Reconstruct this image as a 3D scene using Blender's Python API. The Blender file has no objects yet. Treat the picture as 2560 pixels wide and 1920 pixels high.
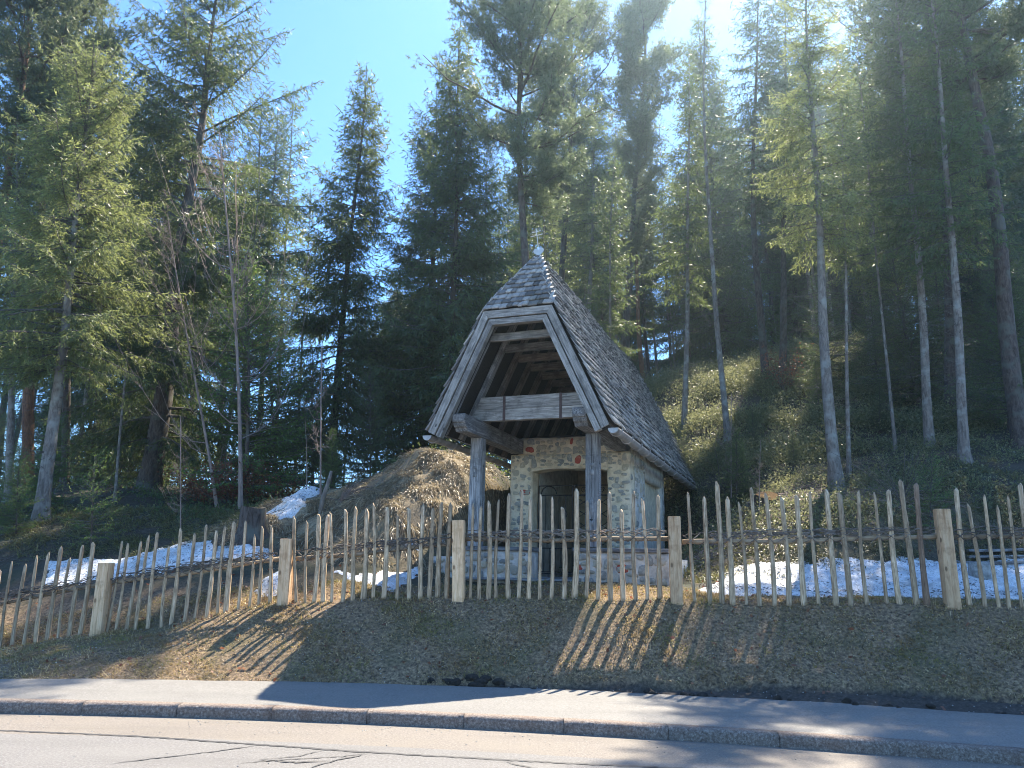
import bpy, bmesh, math, random
import numpy as np
from mathutils import Vector, Matrix, noise as mn
rnd = random.Random(7)
SC = bpy.context.scene
COL = SC.collection
# ------------------------------------------------------------------ camera
PITCH, ROLL, CAMZ = 0.2293, 0.0215, 1.65
c_, s_ = math.cos(ROLL), math.sin(ROLL)
F_ = np.array([0, math.cos(PITCH), math.sin(PITCH)])
U0 = np.array([0, -math.sin(PITCH), math.cos(PITCH)]); R0 = np.array([1., 0, 0])
R_ = c_*R0 + s_*U0; U_ = -s_*R0 + c_*U0
CAM = np.array([0, 0, CAMZ])
cd = bpy.data.cameras.new("camera"); cam = bpy.data.objects.new("camera", cd); COL.objects.link(cam)
cd.sensor_width = 36; cd.lens = 1934/2560*36; cd.clip_end = 3000; cd.clip_start = .05
cam.matrix_world = Matrix(((R_[0], U_[0], -F_[0], 0), (R_[1], U_[1], -F_[1], 0), (R_[2], U_[2], -F_[2], CAMZ), (0, 0, 0, 1)))
SC.camera = cam
# ------------------------------------------------------------------ sky, sun, exposure
SUN_AZ, SUN_EL = math.radians(30), math.radians(53)       # azimuth from +Y towards +X
w = bpy.data.worlds.new("World"); SC.world = w; w.use_nodes = True
nt = w.node_tree; bg = nt.nodes['Background']
sky = nt.nodes.new('ShaderNodeTexSky'); sky.sky_type = 'NISHITA'; sky.sun_disc = False
sky.sun_elevation = SUN_EL; sky.sun_rotation = SUN_AZ; sky.air_density = 1.0; sky.dust_density = .45; sky.ozone_density = 2.4; sky.altitude = 1200
tint = nt.nodes.new('ShaderNodeMix'); tint.data_type = 'RGBA'; tint.blend_type = 'MULTIPLY'; tint.inputs[0].default_value = 1; tint.inputs[7].default_value = (.54, .76, .95, 1)
nt.links.new(sky.outputs[0], tint.inputs[6]); nt.links.new(tint.outputs[2], bg.inputs[0]); bg.inputs[1].default_value = .128
sl = bpy.data.lights.new("sun", 'SUN'); sl.energy = 4.6; sl.angle = math.radians(.55); sl.color = (1, .90, .74)
so = bpy.data.objects.new("sun", sl); COL.objects.link(so)
sd = Vector((math.sin(SUN_AZ)*math.cos(SUN_EL), math.cos(SUN_AZ)*math.cos(SUN_EL), math.sin(SUN_EL)))
so.rotation_euler = sd.to_track_quat('Z', 'Y').to_euler(); so.location = (30, 50, 60)
SC.view_settings.view_transform = 'Standard'; SC.view_settings.look = 'None'
SC.view_settings.exposure = 1.75; SC.view_settings.gamma = 1
SC.render.engine = 'CYCLES'
SC.cycles.filter_width = 1.0; SC.cycles.max_bounces = 6; SC.cycles.diffuse_bounces = 3; SC.cycles.transmission_bounces = 3; SC.cycles.transparent_max_bounces = 4
# ------------------------------------------------------------------ picture -> place helpers (2212 px wide reading of the photograph)
K = 2560/2212
def ray(px, py):
    return F_ + R_*((px*K-1280)/1934) - U_*((py*K-960)/1934)
def at(px, py, y):
    d = ray(px, py); return CAM + d*(y/d[1])
def atz(px, py, z):
    d = ray(px, py); return CAM + d*((z-CAMZ)/d[2])
def topx(P):
    d = np.asarray(P)-CAM; k = d@F_
    return (1280+1934*(d@R_)/k)/K, (960-1934*(d@U_)/k)/K
# ------------------------------------------------------------------ naming helpers
def tag(o, label=None, cat=None, group=None, kind=None):
    if label: o['label'] = label
    if cat: o['category'] = cat
    if group: o['group'] = group
    if kind: o['kind'] = kind
    return o
def empty(name, loc=(0, 0, 0), rz=0):
    o = bpy.data.objects.new(name, None); COL.objects.link(o); o.location = loc; o.rotation_euler = (0, 0, rz)
    o.empty_display_size = .2
    return o
def link(name, me, parent=None, mat=None, mw=None):
    o = bpy.data.objects.new(name, me); COL.objects.link(o)
    if parent is not None: o.parent = parent
    if mat and not me.materials: me.materials.append(mat)
    if mw is not None: o.matrix_local = mw
    return o
def npmesh(name, V, F, smooth=False, mats=None, mi=None, attrs=None):
    """V (n,3); F list of (m,k) int arrays"""
    V = np.ascontiguousarray(V, dtype=np.float32)
    if not isinstance(F, list): F = [F]
    me = bpy.data.meshes.new(name)
    me.vertices.add(len(V)); me.vertices.foreach_set('co', V.ravel())
    lv = np.concatenate([f.ravel() for f in F]).astype(np.int32)
    lt = np.concatenate([np.full(len(f), f.shape[1], np.int32) for f in F])
    ls = np.concatenate([[0], np.cumsum(lt)[:-1]]).astype(np.int32)
    me.loops.add(len(lv)); me.loops.foreach_set('vertex_index', lv)
    me.polygons.add(len(lt)); me.polygons.foreach_set('loop_start', ls)
    if smooth: me.polygons.foreach_set('use_smooth', np.ones(len(lt), bool))
    for m in (mats or []): me.materials.append(m)
    if mi is not None: me.polygons.foreach_set('material_index', np.asarray(mi, np.int32))
    me.update(calc_edges=True)
    for k, a in (attrs or {}).items():
        at_ = me.attributes.new(k, 'FLOAT', 'POINT'); at_.data.foreach_set('value', np.asarray(a, np.float32))
    return me
def join(parts):
    """parts: list of (V, [F...]) -> V,F"""
    Vs, Fs, n = [], {}, 0
    for V, F in parts:
        if not isinstance(F, list): F = [F]
        for f in F:
            if len(f): Fs.setdefault(f.shape[1], []).append(f+n)
        Vs.append(V); n += len(V)
    return np.concatenate(Vs), [np.concatenate(v) for v in Fs.values()]
def tubes(P, Rr, sides=3, cap=False):
    """P (n,k,3), Rr (n,k)"""
    n, k, _ = P.shape
    T = np.gradient(P, axis=1); T /= np.linalg.norm(T, axis=2, keepdims=True)+1e-9
    ref = np.where(np.abs(T[..., 2:3]) > .9, np.array([1., 0, 0]), np.array([0, 0, 1.]))
    A = np.cross(T, ref); A /= np.linalg.norm(A, axis=2, keepdims=True)+1e-9
    B = np.cross(T, A)
    an = np.arange(sides)*2*np.pi/sides
    V = P[:, :, None, :]+Rr[:, :, None, None]*(A[:, :, None, :]*np.cos(an)[None, None, :, None]+B[:, :, None, :]*np.sin(an)[None, None, :, None])
    idx = np.arange(n*k*sides).reshape(n, k, sides)
    a = idx[:, :-1]; b = idx[:, 1:]
    F = np.stack([a, np.roll(a, -1, 2), np.roll(b, -1, 2), b], -1).reshape(-1, 4)
    out = [F]
    if cap and sides > 2:
        out.append(idx[:, -1, :].reshape(n, sides)); out.append(idx[:, 0, ::-1].reshape(n, sides))
        if sides == 4: out = [np.concatenate(out)]
        else: out = [F, np.concatenate(out[1:])]
    return V.reshape(-1, 3), out
# ------------------------------------------------------------------ materials
def mat(name):
    m = bpy.data.materials.new(name); m.use_nodes = True
    return m, m.node_tree.nodes, m.node_tree.links, m.node_tree.nodes['Principled BSDF']
def coords(N, L, scale=(1, 1, 1), kind='Object', rot=(0, 0, 0)):
    tc = N.new('ShaderNodeTexCoord'); mp = N.new('ShaderNodeMapping'); mp.inputs['Scale'].default_value = scale; mp.inputs['Rotation'].default_value = rot
    L.new(tc.outputs[kind], mp.inputs[0]); return mp.outputs[0]
def nz(N, L, vec, scale=5, detail=4, rough=.55, dist=0):
    n = N.new('ShaderNodeTexNoise'); n.inputs['Scale'].default_value = scale; n.inputs['Detail'].default_value = detail
    n.inputs['Roughness'].default_value = rough; n.inputs['Distortion'].default_value = dist
    if vec is not None: L.new(vec, n.inputs['Vector'])
    return n.outputs['Fac']
def ramp(N, L, fac, stops):
    r = N.new('ShaderNodeValToRGB'); e = r.color_ramp.elements
    while len(e) < len(stops): e.new(.5)
    for i, (p, c) in enumerate(stops):
        e[i].position = p; e[i].color = (c[0], c[1], c[2], 1) if not isinstance(c, (int, float)) else (c, c, c, 1)
    L.new(fac, r.inputs[0]); return r.outputs[0]
def mix(N, L, fac, a, b, mode='MIX'):
    m = N.new('ShaderNodeMix'); m.data_type = 'RGBA'; m.blend_type = mode
    for s, v in ((0, fac), (6, a), (7, b)):
        if hasattr(v, 'links'): L.new(v, m.inputs[s])
        else: m.inputs[s].default_value = v if s == 0 else (v[0], v[1], v[2], 1)
    return m.outputs[2]
def bump(N, L, bs, h, strength=.5, dist=.02):
    b = N.new('ShaderNodeBump'); b.inputs['Strength'].default_value = strength; b.inputs['Distance'].default_value = dist
    L.new(h, b.inputs['Height']); L.new(b.outputs[0], bs.inputs['Normal'])
def attr(N, name):
    a = N.new('ShaderNodeAttribute'); a.attribute_name = name; return a.outputs['Fac']
def wood(name, dark, mid, light, axis='X', knots=True, sc=1.0, rough=.8):
    m, N, L, B = mat(name)
    s = {'X': (.7*sc, 9*sc, 9*sc), 'Z': (9*sc, 9*sc, .7*sc), 'Y': (9*sc, .7*sc, 9*sc)}[axis]
    v = coords(N, L, s); oi = N.new('ShaderNodeObjectInfo')
    off = N.new('ShaderNodeVectorMath'); off.operation = 'ADD'; L.new(v, off.inputs[0])
    mul = N.new('ShaderNodeMath'); mul.operation = 'MULTIPLY'; mul.inputs[1].default_value = 37; L.new(oi.outputs['Random'], mul.inputs[0]); L.new(mul.outputs[0], off.inputs[1])
    g = nz(N, L, off.outputs[0], 4, 6, .65, .6)
    g2 = nz(N, L, off.outputs[0], .6, 3, .5)
    c = ramp(N, L, g, [(.32, dark), (.5, mid), (.68, light)])
    c2 = mix(N, L, ramp(N, L, g2, [(.35, 0.), (.7, .6)]), c, tuple(x*.6 for x in mid))
    if knots:
        vo = N.new('ShaderNodeTexVoronoi'); vo.inputs['Scale'].default_value = 1.0
        sk = coords(N, L, {'X': (3, 6, 6), 'Z': (6, 6, 3), 'Y': (6, 3, 6)}[axis]); L.new(sk, vo.inputs['Vector'])
        c2 = mix(N, L, ramp(N, L, vo.outputs['Distance'], [(.07, .9), (.13, 0.)]), c2, tuple(x*.35 for x in dark))
    st = nz(N, L, coords(N, L, (1, 1, 1)), 4.5, 6, .7)
    c2 = mix(N, L, ramp(N, L, st, [(.5, 0.), (.64, .55)]), c2, tuple(x*.9 for x in dark))
    hs = N.new('ShaderNodeHueSaturation'); L.new(c2, hs.inputs['Color'])
    vv = N.new('ShaderNodeMapRange'); vv.inputs[3].default_value = .7; vv.inputs[4].default_value = 1.25; L.new(oi.outputs['Random'], vv.inputs[0]); L.new(vv.outputs[0], hs.inputs['Value'])
    L.new(hs.outputs[0], B.inputs['Base Color']); B.inputs['Roughness'].default_value = rough
    bump(N, L, B, g, .6, .01); return m
M = {}
M['beam'] = wood('weathered_grey_wood', (.05, .05, .052), (.20, .20, .20), (.46, .45, .43), 'X')
M['beamZ'] = wood('weathered_grey_post_wood', (.06, .06, .062), (.24, .24, .24), (.48, .47, .45), 'Z')
M['barge'] = wood('silvered_fascia_wood', (.09, .085, .08), (.32, .30, .27), (.56, .53, .48), 'X')
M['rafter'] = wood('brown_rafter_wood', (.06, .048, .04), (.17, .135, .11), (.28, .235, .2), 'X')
M['postw'] = wood('pale_fence_post_wood', (.45, .25, .12), (.82, .53, .30), (.92, .68, .44), 'Z')
M['picket'] = wood('split_picket_wood', (.13, .08, .045), (.54, .38, .23), (.90, .70, .48), 'Z', knots=False, sc=1.6)
M['pickred'] = wood('reddish_picket_wood', (.12, .07, .045), (.30, .19, .12), (.44, .30, .2), 'Z', knots=True, sc=1.6)
M['rail'] = wood('peeled_rail_wood', (.18, .12, .07), (.38, .28, .18), (.52, .42, .30), 'X')
M['withy'] = wood('withy_bark', (.05, .04, .033), (.17, .135, .11), (.40, .34, .29), 'X', knots=False)
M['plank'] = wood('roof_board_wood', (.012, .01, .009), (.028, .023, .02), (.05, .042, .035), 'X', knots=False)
def bark(name, dark, light, sc=1, sp=None):
    m, N, L, B = mat(name)
    v = coords(N, L, (7*sc, 7*sc, 1.6*sc)); g = nz(N, L, v, 2.5, 6, .7, .8)
    c = ramp(N, L, g, [(.33, dark), (.62, light)])
    if sp:
        v2 = coords(N, L, (1, 1, 1)); g2 = nz(N, L, v2, 2.2, 3)
        c = mix(N, L, ramp(N, L, g2, [(.5, 0.), (.62, .8)]), c, sp)
    L.new(c, B.inputs['Base Color']); B.inputs['Roughness'].default_value = .95
    bump(N, L, B, g, .9, .04); return m
M['bark'] = bark('spruce_bark', (.035, .026, .022), (.13, .105, .09), sp=(.12, .13, .11))
M['barkg'] = bark('grey_spruce_bark', (.10, .085, .075), (.27, .24, .21), sp=(.32, .33, .30))
M['barkr'] = bark('red_pine_bark', (.09, .045, .028), (.28, .15, .09))
M['barkd'] = bark('dark_bark', (.02, .016, .014), (.075, .06, .05))
M['twig'] = bark('dead_twig_bark', (.05, .045, .04), (.15, .135, .12))
M['twigl'] = bark('pale_twig_bark', (.16, .12, .10), (.36, .28, .24))
def leaf(name, cols, trans=.4, tcol=(.25, .33, .06), vary=.25, patch=None):
    m, N, L, B = mat(name)
    geo = N.new('ShaderNodeNewGeometry'); oi = N.new('ShaderNodeObjectInfo')
    c = ramp(N, L, geo.outputs['Random Per Island'], [(i/(len(cols)-1)*.98+.01, k) for i, k in enumerate(cols)])
    v = coords(N, L, (1, 1, 1)); g = nz(N, L, v, .9, 3)
    if patch:
        c = mix(N, L, ramp(N, L, nz(N, L, v, 1.9, 4), [(.5, 0.), (.62, .75)]), c, patch[0]); c = mix(N, L, ramp(N, L, nz(N, L, coords(N, L, (1, 1, 1), rot=(.5, .8, 1)), 2.6, 5), [(.52, 0.), (.62, .8)]), c, patch[1])
    hs = N.new('ShaderNodeHueSaturation'); L.new(c, hs.inputs['Color'])
    ad = N.new('ShaderNodeMath'); ad.operation = 'ADD'; L.new(g, ad.inputs[0]); L.new(oi.outputs['Random'], ad.inputs[1])
    vv = N.new('ShaderNodeMapRange'); vv.inputs[1].default_value = .3; vv.inputs[2].default_value = 1.7; vv.inputs[3].default_value = 1-vary; vv.inputs[4].default_value = 1+vary
    L.new(ad.outputs[0], vv.inputs[0]); L.new(vv.outputs[0], hs.inputs['Value'])
    hh = N.new('ShaderNodeMapRange'); hh.inputs[3].default_value = .485; hh.inputs[4].default_value = .515; L.new(oi.outputs['Random'], hh.inputs[0]); L.new(hh.outputs[0], hs.inputs['Hue'])
    L.new(hs.outputs[0], B.inputs['Base Color']); B.inputs['Roughness'].default_value = .42; B.inputs['Specular IOR Level'].default_value = .5
    t = N.new('ShaderNodeBsdfTranslucent'); mixc = mix(N, L, .5, hs.outputs[0], tcol); L.new(mixc, t.inputs[0])
    ms = N.new('ShaderNodeMixShader'); ms.inputs[0].default_value = trans
    L.new(B.outputs[0], ms.inputs[1]); L.new(t.outputs[0], ms.inputs[2]); L.new(ms.outputs[0], N['Material Output'].inputs[0])
    return m
M['needle'] = leaf('spruce_needles', [(.02, .045, .026), (.042, .088, .045), (.09, .145, .06)], .42, (.38, .45, .12))
M['needlel'] = leaf('light_spruce_needles', [(.05, .085, .03), (.11, .155, .05), (.22, .25, .09)], .5, (.55, .58, .20))
M['needled'] = leaf('dark_spruce_needles', [(.014, .034, .026), (.03, .065, .042), (.062, .105, .06)], .35, (.28, .36, .14))
M['needlep'] = leaf('pine_needles', [(.03, .055, .032), (.06, .10, .055), (.13, .17, .09)], .42, (.4, .46, .22))
M['needley'] = leaf('young_spruce_needles', [(.04, .09, .03), (.08, .15, .04), (.12, .2, .05)], .45, (.3, .45, .1))
M['beech'] = leaf('withered_beech_leaves', [(.10, .04, .025), (.2, .085, .05), (.3, .15, .09)], .4, (.4, .15, .08))
M['drygrass'] = leaf('dry_grass', [(.10, .07, .04), (.30, .23, .14), (.62, .53, .36)], .4, (.5, .42, .25), .3)
M['bankgrass'] = leaf('short_bank_grass', [(.06, .035, .018), (.23, .145, .075), (.18, .155, .05), (.44, .30, .16), (.74, .55, .34)], .35, (.6, .48, .2), .5, ((.15, .155, .035), (.20, .105, .05)))
M['slopegrass'] = leaf('slope_grass', [(.06, .055, .03), (.12, .11, .05), (.10, .12, .045), (.22, .19, .10)], .3, (.4, .38, .14), .35)
M['under'] = leaf('undergrowth_leaves', [(.03, .055, .022), (.08, .105, .04), (.24, .23, .12)], .4, (.5, .5, .26))
def simple(name, col, rough=.6, metal=0, sc=8, amt=.35, bmp=.2, bd=.01):
    m, N, L, B = mat(name); v = coords(N, L); g = nz(N, L, v, sc, 5, .6)
    c = ramp(N, L, g, [(.3, tuple(x*(1-amt) for x in col)), (.7, tuple(min(1, x*(1+amt)) for x in col))])
    L.new(c, B.inputs['Base Color']); B.inputs['Roughness'].default_value = rough; B.inputs['Metallic'].default_value = metal
    if bmp: bump(N, L, B, g, bmp, bd)
    return m
M['iron'] = simple('wrought_iron', (.03, .03, .033), .5, .6)
M['strap'] = simple('rusty_iron_strap', (.10, .065, .06), .7, .4)
M['gutter'] = simple('weathered_gutter_metal', (.33, .32, .31), .5, .4, 5)
M['zinc'] = simple('grey_zinc_sheet', (.50, .54, .55), .6, .1, 12, .1)
M['stone'] = simple('wall_stone', (.3, .3, .28), .9, 0, 12, .5, .6)
M['moss'] = simple('moss', (.07, .09, .03), .95, 0, 20, .6)
M['pebble'] = simple('white_pebbles', (.5, .48, .45), .8, 0, 20, .4)
# shingles: value and hue vary per shingle
m, N, L, B = mat('weathered_larch_shingles'); M['shingle'] = m
geo = N.new('ShaderNodeNewGeometry')
c = ramp(N, L, geo.outputs['Random Per Island'], [(0, (.08, .08, .082)), (.4, (.23, .23, .235)), (.8, (.42, .41, .40)), (1, (.62, .60, .55))])
v = coords(N, L, (10, 10, 10)); g = nz(N, L, v, 3, 5, .7)
c = mix(N, L, ramp(N, L, g, [(.4, 0.), (.7, .55)]), c, (.05, .05, .045))
v2 = coords(N, L, (1, 1, 1)); g2 = nz(N, L, v2, 1.4, 4)
c = mix(N, L, ramp(N, L, g2, [(.58, 0.), (.72, .35)]), c, (.07, .075, .035))
L.new(c, B.inputs['Base Color']); B.inputs['Roughness'].default_value = .58; bump(N, L, B, g, .5, .01)
# wall mortar
m, N, L, B = mat('cream_lime_mortar'); M['mortar'] = m
v = coords(N, L); g = nz(N, L, v, 6, 6, .7); g2 = nz(N, L, v, 1.3, 3)
c = ramp(N, L, g, [(.3, (.44, .35, .24)), (.55, (.70, .59, .42)), (.75, (.80, .70, .53))])
c = mix(N, L, ramp(N, L, g2, [(.5, 0.), (.7, .35)]), c, (.36, .34, .28))
L.new(c, B.inputs['Base Color']); B.inputs['Roughness'].default_value = .95; bump(N, L, B, g, .8, .03)
m, N, L, B = mat('grey_rubble_mortar'); M['mortarg'] = m
v = coords(N, L); g = nz(N, L, v, 5, 6, .7); vo = N.new('ShaderNodeTexVoronoi'); vo.inputs['Scale'].default_value = 5; L.new(v, vo.inputs[0])
c = ramp(N, L, g, [(.3, (.32, .29, .25)), (.55, (.58, .54, .47)), (.75, (.74, .70, .63))])
L.new(c, B.inputs['Base Color']); B.inputs['Roughness'].default_value = .95; bump(N, L, B, g, .8, .04)
def stonem(name, cols):
    m, N, L, B = mat(name); geo = N.new('ShaderNodeNewGeometry')
    c = ramp(N, L, geo.outputs['Random Per Island'], [(i/(len(cols)-1)*.98+.01, k) for i, k in enumerate(cols)])
    v = coords(N, L); g = nz(N, L, v, 14, 6, .75)
    c = mix(N, L, ramp(N, L, g, [(.5, 0.), (.66, .7 if len(cols) > 2 else .25)]), c, (.6, .54, .42))
    L.new(c, B.inputs['Base Color']); B.inputs['Roughness'].default_value = .9; bump(N, L, B, g, .6, .02); return m
M['stones'] = stonem('mixed_field_stones', [(.17, .18, .17), (.34, .32, .27), (.2, .22, .22), (.46, .39, .27), (.26, .26, .22), (.5, .45, .36)])
M['redstone'] = stonem('red_porphyry_stones', [(.34, .05, .035), (.40, .08, .05)])
# snow
m, N, L, B = mat('old_snow'); M['snow'] = m
v = coords(N, L); g = nz(N, L, v, 7, 6, .7); g2 = nz(N, L, v, 26, 4, .7); g3 = nz(N, L, v, 2.2, 3)
c = ramp(N, L, g, [(.3, (.52, .54, .56)), (.6, (.84, .85, .86))])
c = mix(N, L, ramp(N, L, g2, [(.56, 0.), (.66, .9)]), c, (.12, .10, .075))
c = mix(N, L, ramp(N, L, g3, [(.48, 0.), (.66, .6)]), c, (.34, .31, .26)); c = mix(N, L, ramp(N, L, nz(N, L, v, 60, 3, .8), [(.58, 0.), (.66, .8)]), c, (.08, .06, .045))
L.new(c, B.inputs['Base Color']); B.inputs['Roughness'].default_value = .75; B.inputs['Subsurface Weight'].default_value = 0
bump(N, L, B, g, 1, .05)
# asphalt
def asphalt(name, a, b, spk):
    m, N, L, B = mat(name); v = coords(N, L); f = nz(N, L, v, 42, 6, .85); g = nz(N, L, v, 2.0, 5, .6); g3 = nz(N, L, coords(N, L, (.25, 1.6, 1), rot=(0, 0, .12)), 1.5, 4)
    c = ramp(N, L, f, [(.3, tuple(x*.55 for x in a)), (.5, a), (.72, spk)])
    c = mix(N, L, ramp(N, L, g, [(.4, 0.), (.7, .5)]), c, b)
    c = mix(N, L, ramp(N, L, g3, [(.5, 0.), (.7, .4)]), c, tuple(x*.7 for x in a))
    L.new(c, B.inputs['Base Color']); B.inputs['Roughness'].default_value = .8; bump(N, L, B, f, .7, .012); return m
M['road'] = asphalt('road_asphalt', (.17, .16, .15), (.21, .20, .185), (.33, .32, .31))
M['pave'] = asphalt('pavement_asphalt', (.19, .18, .165), (.23, .22, .20), (.34, .33, .31))
M['gutterstrip'] = asphalt('gravelly_gutter_strip', (.19, .165, .14), (.22, .19, .15), (.36, .32, .28))
M['tar'] = simple('crack_seal_tar', (.065, .063, .062), .6, 0, 30, .25)
m, N, L, B = mat('brown_granite_kerb'); M['kerb'] = m
v = coords(N, L); f = nz(N, L, v, 40, 4, .8); g = nz(N, L, v, 3, 3)
c = ramp(N, L, f, [(.3, (.07, .05, .04)), (.5, (.19, .15, .125)), (.72, (.40, .35, .30))])
c = mix(N, L, ramp(N, L, g, [(.5, 0.), (.75, .6)]), c, (.13, .075, .05))
L.new(c, B.inputs['Base Color']); B.inputs['Roughness'].default_value = .9; bump(N, L, B, f, .8, .015)
# ground
m, N, L, B = mat('ground_soil_and_grass'); M['ground'] = m
v = coords(N, L); f = nz(N, L, v, 22, 5, .75); g = nz(N, L, v, 1.1, 4); h = nz(N, L, v, 5, 4)
soil = ramp(N, L, f, [(.3, (.022, .018, .013)), (.5, (.06, .048, .034)), (.75, (.13, .105, .075))])
soil = mix(N, L, ramp(N, L, g, [(.42, 0.), (.62, .75)]), soil, (.035, .045, .018))
bank = ramp(N, L, f, [(.35, (.035, .026, .016)), (.5, (.2, .135, .08)), (.65, (.40, .28, .16))])
bank = mix(N, L, ramp(N, L, g, [(.5, 0.), (.7, .5)]), bank, (.075, .08, .03))
straw = ramp(N, L, f, [(.3, (.14, .10, .06)), (.5, (.30, .23, .14)), (.75, (.46, .38, .25))])
c = mix(N, L, attr(N, 'bank'), soil, bank); c = mix(N, L, attr(N, 'straw'), c, straw); c = mix(N, L, attr(N, 'bare'), c, ramp(N, L, f, [(.3, (.02, .016, .013)), (.55, (.06, .05, .042)), (.75, (.14, .11, .09))]))
L.new(c, B.inputs['Base Color']); B.inputs['Roughness'].default_value = .95; bump(N, L, B, f, .9, .03)
# ------------------------------------------------------------------ street lines
def interp(x, pts):
    xs = [p[0] for p in pts]; ys = [p[1] for p in pts]
    x = np.asarray(x, float); y = np.interp(x, xs, ys)
    y = np.where(x < xs[0], ys[0]+(x-xs[0])*(ys[1]-ys[0])/(xs[1]-xs[0])*.6, y)
    y = np.where(x > xs[-1], ys[-1]+(x-xs[-1])*(ys[-1]-ys[-2])/(xs[-1]-xs[-2]), y)
    return y
def poly(x, P, deg=2):
    P = np.array(P); c = np.polyfit(P[:, 0], P[:, 1], deg); lo, hi = P[0, 0]-2, P[-1, 0]+2
    x = np.asarray(x, float); xc = np.clip(x, lo, hi); d = np.polyder(c)
    return np.polyval(c, xc)+(x-xc)*np.polyval(d, xc)
def ykerb(x): return poly(x, [(-5.34, 8.80), (-2.65, 8.79), (.07, 8.47), (2.53, 7.99), (4.66, 7.46)])
def yback(x): return poly(x, [(-6.21, 10.2), (-3.17, 10.40), (.08, 10.36), (3.14, 9.85), (5.73, 9.15)])
FPTS = [(-14, 13.1), (-9.5, 12.75), (-6.3, 12.4), (-3.42, 12.25), (-.73, 11.95), (2.4, 11.55), (6.05, 11.0), (9.5, 10.45), (16, 9.5)]
def yfence(x): return np.interp(x, [p[0] for p in FPTS], [p[1] for p in FPTS])
def on_fence(px, py):
    d = ray(px, py); y = 12.
    for _ in range(30):
        t = y/d[1]; y = .5*y+.5*float(yfence(CAM[0]+d[0]*t))
    t = y/d[1]; return CAM+d*t
def c3(l): return [(x/3.16/K, (1200+y/3.16)/K) for x, y in l]
def c4(l): return [((600+x/3.687)/K, (1050+y/3.687)/K) for x, y in l]
def c2(l): return [((1050+x/3.16)/K, (1040+y/3.16)/K) for x, y in l]
def c5(l): return [((1660+x/2.458)/K, (1150+y/2.458)/K) for x, y in l]
TOPS = c3([(5, 705), (105, 645), (203, 660), (285, 595), (395, 570), (483, 520), (550, 610), (645, 512), (735, 490)]) + \
    c3([(970, 478), (1020, 498), (1110, 480), (1180, 435), (1250, 408), (1333, 518), (1425, 378), (1535, 420), (1635, 352), (1708, 398), (1775, 365), (1855, 328), (1945, 322), (2013, 430), (2065, 365), (2145, 360)]) + \
    c4([(500, 890), (620, 930), (735, 870), (805, 875), (835, 850), (985, 820), (1065, 800), (1168, 815), (1238, 765), (1357, 800), (1450, 870), (1550, 810), (1685, 765), (1782, 810), (1857, 760), (1940, 760)]) + \
    c2([(420, 690), (482, 712), (545, 670), (620, 655), (705, 610), (808, 580), (875, 640), (960, 618), (1047, 635), (1128, 720), (1238, 575), (1325, 665), (1405, 660), (1498, 597), (1592, 735), (1683, 592), (1760, 655), (1880, 625)]) + \
    c5([(150, 198), (240, 225), (320, 135), (390, 225), (460, 258), (540, 168), (630, 198), (725, 225), (808, 210), (890, 192), (1000, 178), (1070, 198), (1183, 188), (1287, 200), (1378, 178), (1452, 120), (1550, 140)]) + \
    c5([(1797, 170), (1870, 268), (1960, 215), (2040, 280), (2112, 218), (2195, 140)])
BASES = c3([(-85, 1360), (0, 1345), (90, 1340), (185, 1325), (280, 1305), (370, 1290), (455, 1275), (540, 1252), (632, 1228)]) + \
    c3([(845, 1205), (915, 1192), (1000, 1178), (1072, 1162), (1168, 1158), (1275, 1145), (1350, 1125), (1460, 1108), (1540, 1100), (1632, 1075), (1722, 1058), (1788, 1048), (1880, 1032), (1970, 1030), (2040, 1022), (2130, 1016)]) + \
    c4([(520, 1655), (605, 1655), (690, 1650), (765, 1650), (845, 1650), (950, 1648), (1040, 1645), (1135, 1645), (1225, 1640), (1325, 1638), (1445, 1635), (1555, 1635), (1660, 1632), (1745, 1632), (1822, 1630), (1900, 1630)]) + \
    c2([(395, 1445), (470, 1448), (537, 1445), (600, 1443), (697, 1440), (778, 1430), (862, 1440), (943, 1436), (1040, 1436), (1138, 1436), (1218, 1424), (1315, 1430), (1407, 1437), (1503, 1445), (1604, 1440), (1703, 1440), (1797, 1448), (1897, 1460)]) + \
    c5([(190, 862), (283, 862), (355, 867), (423, 872), (508, 876), (588, 876), (682, 882), (768, 884), (857, 886), (950, 888), (1060, 890), (1147, 890), (1245, 892), (1368, 888), (1445, 892), (1550, 888), (1620, 882)]) + \
    c5([(1875, 888), (1970, 888), (2060, 893), (2120, 905), (2200, 905), (2270, 905)])
BP = [on_fence(*b) for b in BASES]
fx = np.array([p[0] for p in BP]); fz = np.array([p[2] for p in BP]); o_ = np.argsort(fx); fx, fz = fx[o_], fz[o_]
fz = np.convolve(np.pad(fz, 4, 'edge'), np.ones(9)/9, 'valid')
fx = np.concatenate([[-30, -13, -10], fx, [10, 16]]); fz = np.concatenate([[.05, .12, .2], fz, [1.15, 1.1]])
def zfence(x): return np.interp(x, fx, fz)
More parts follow.
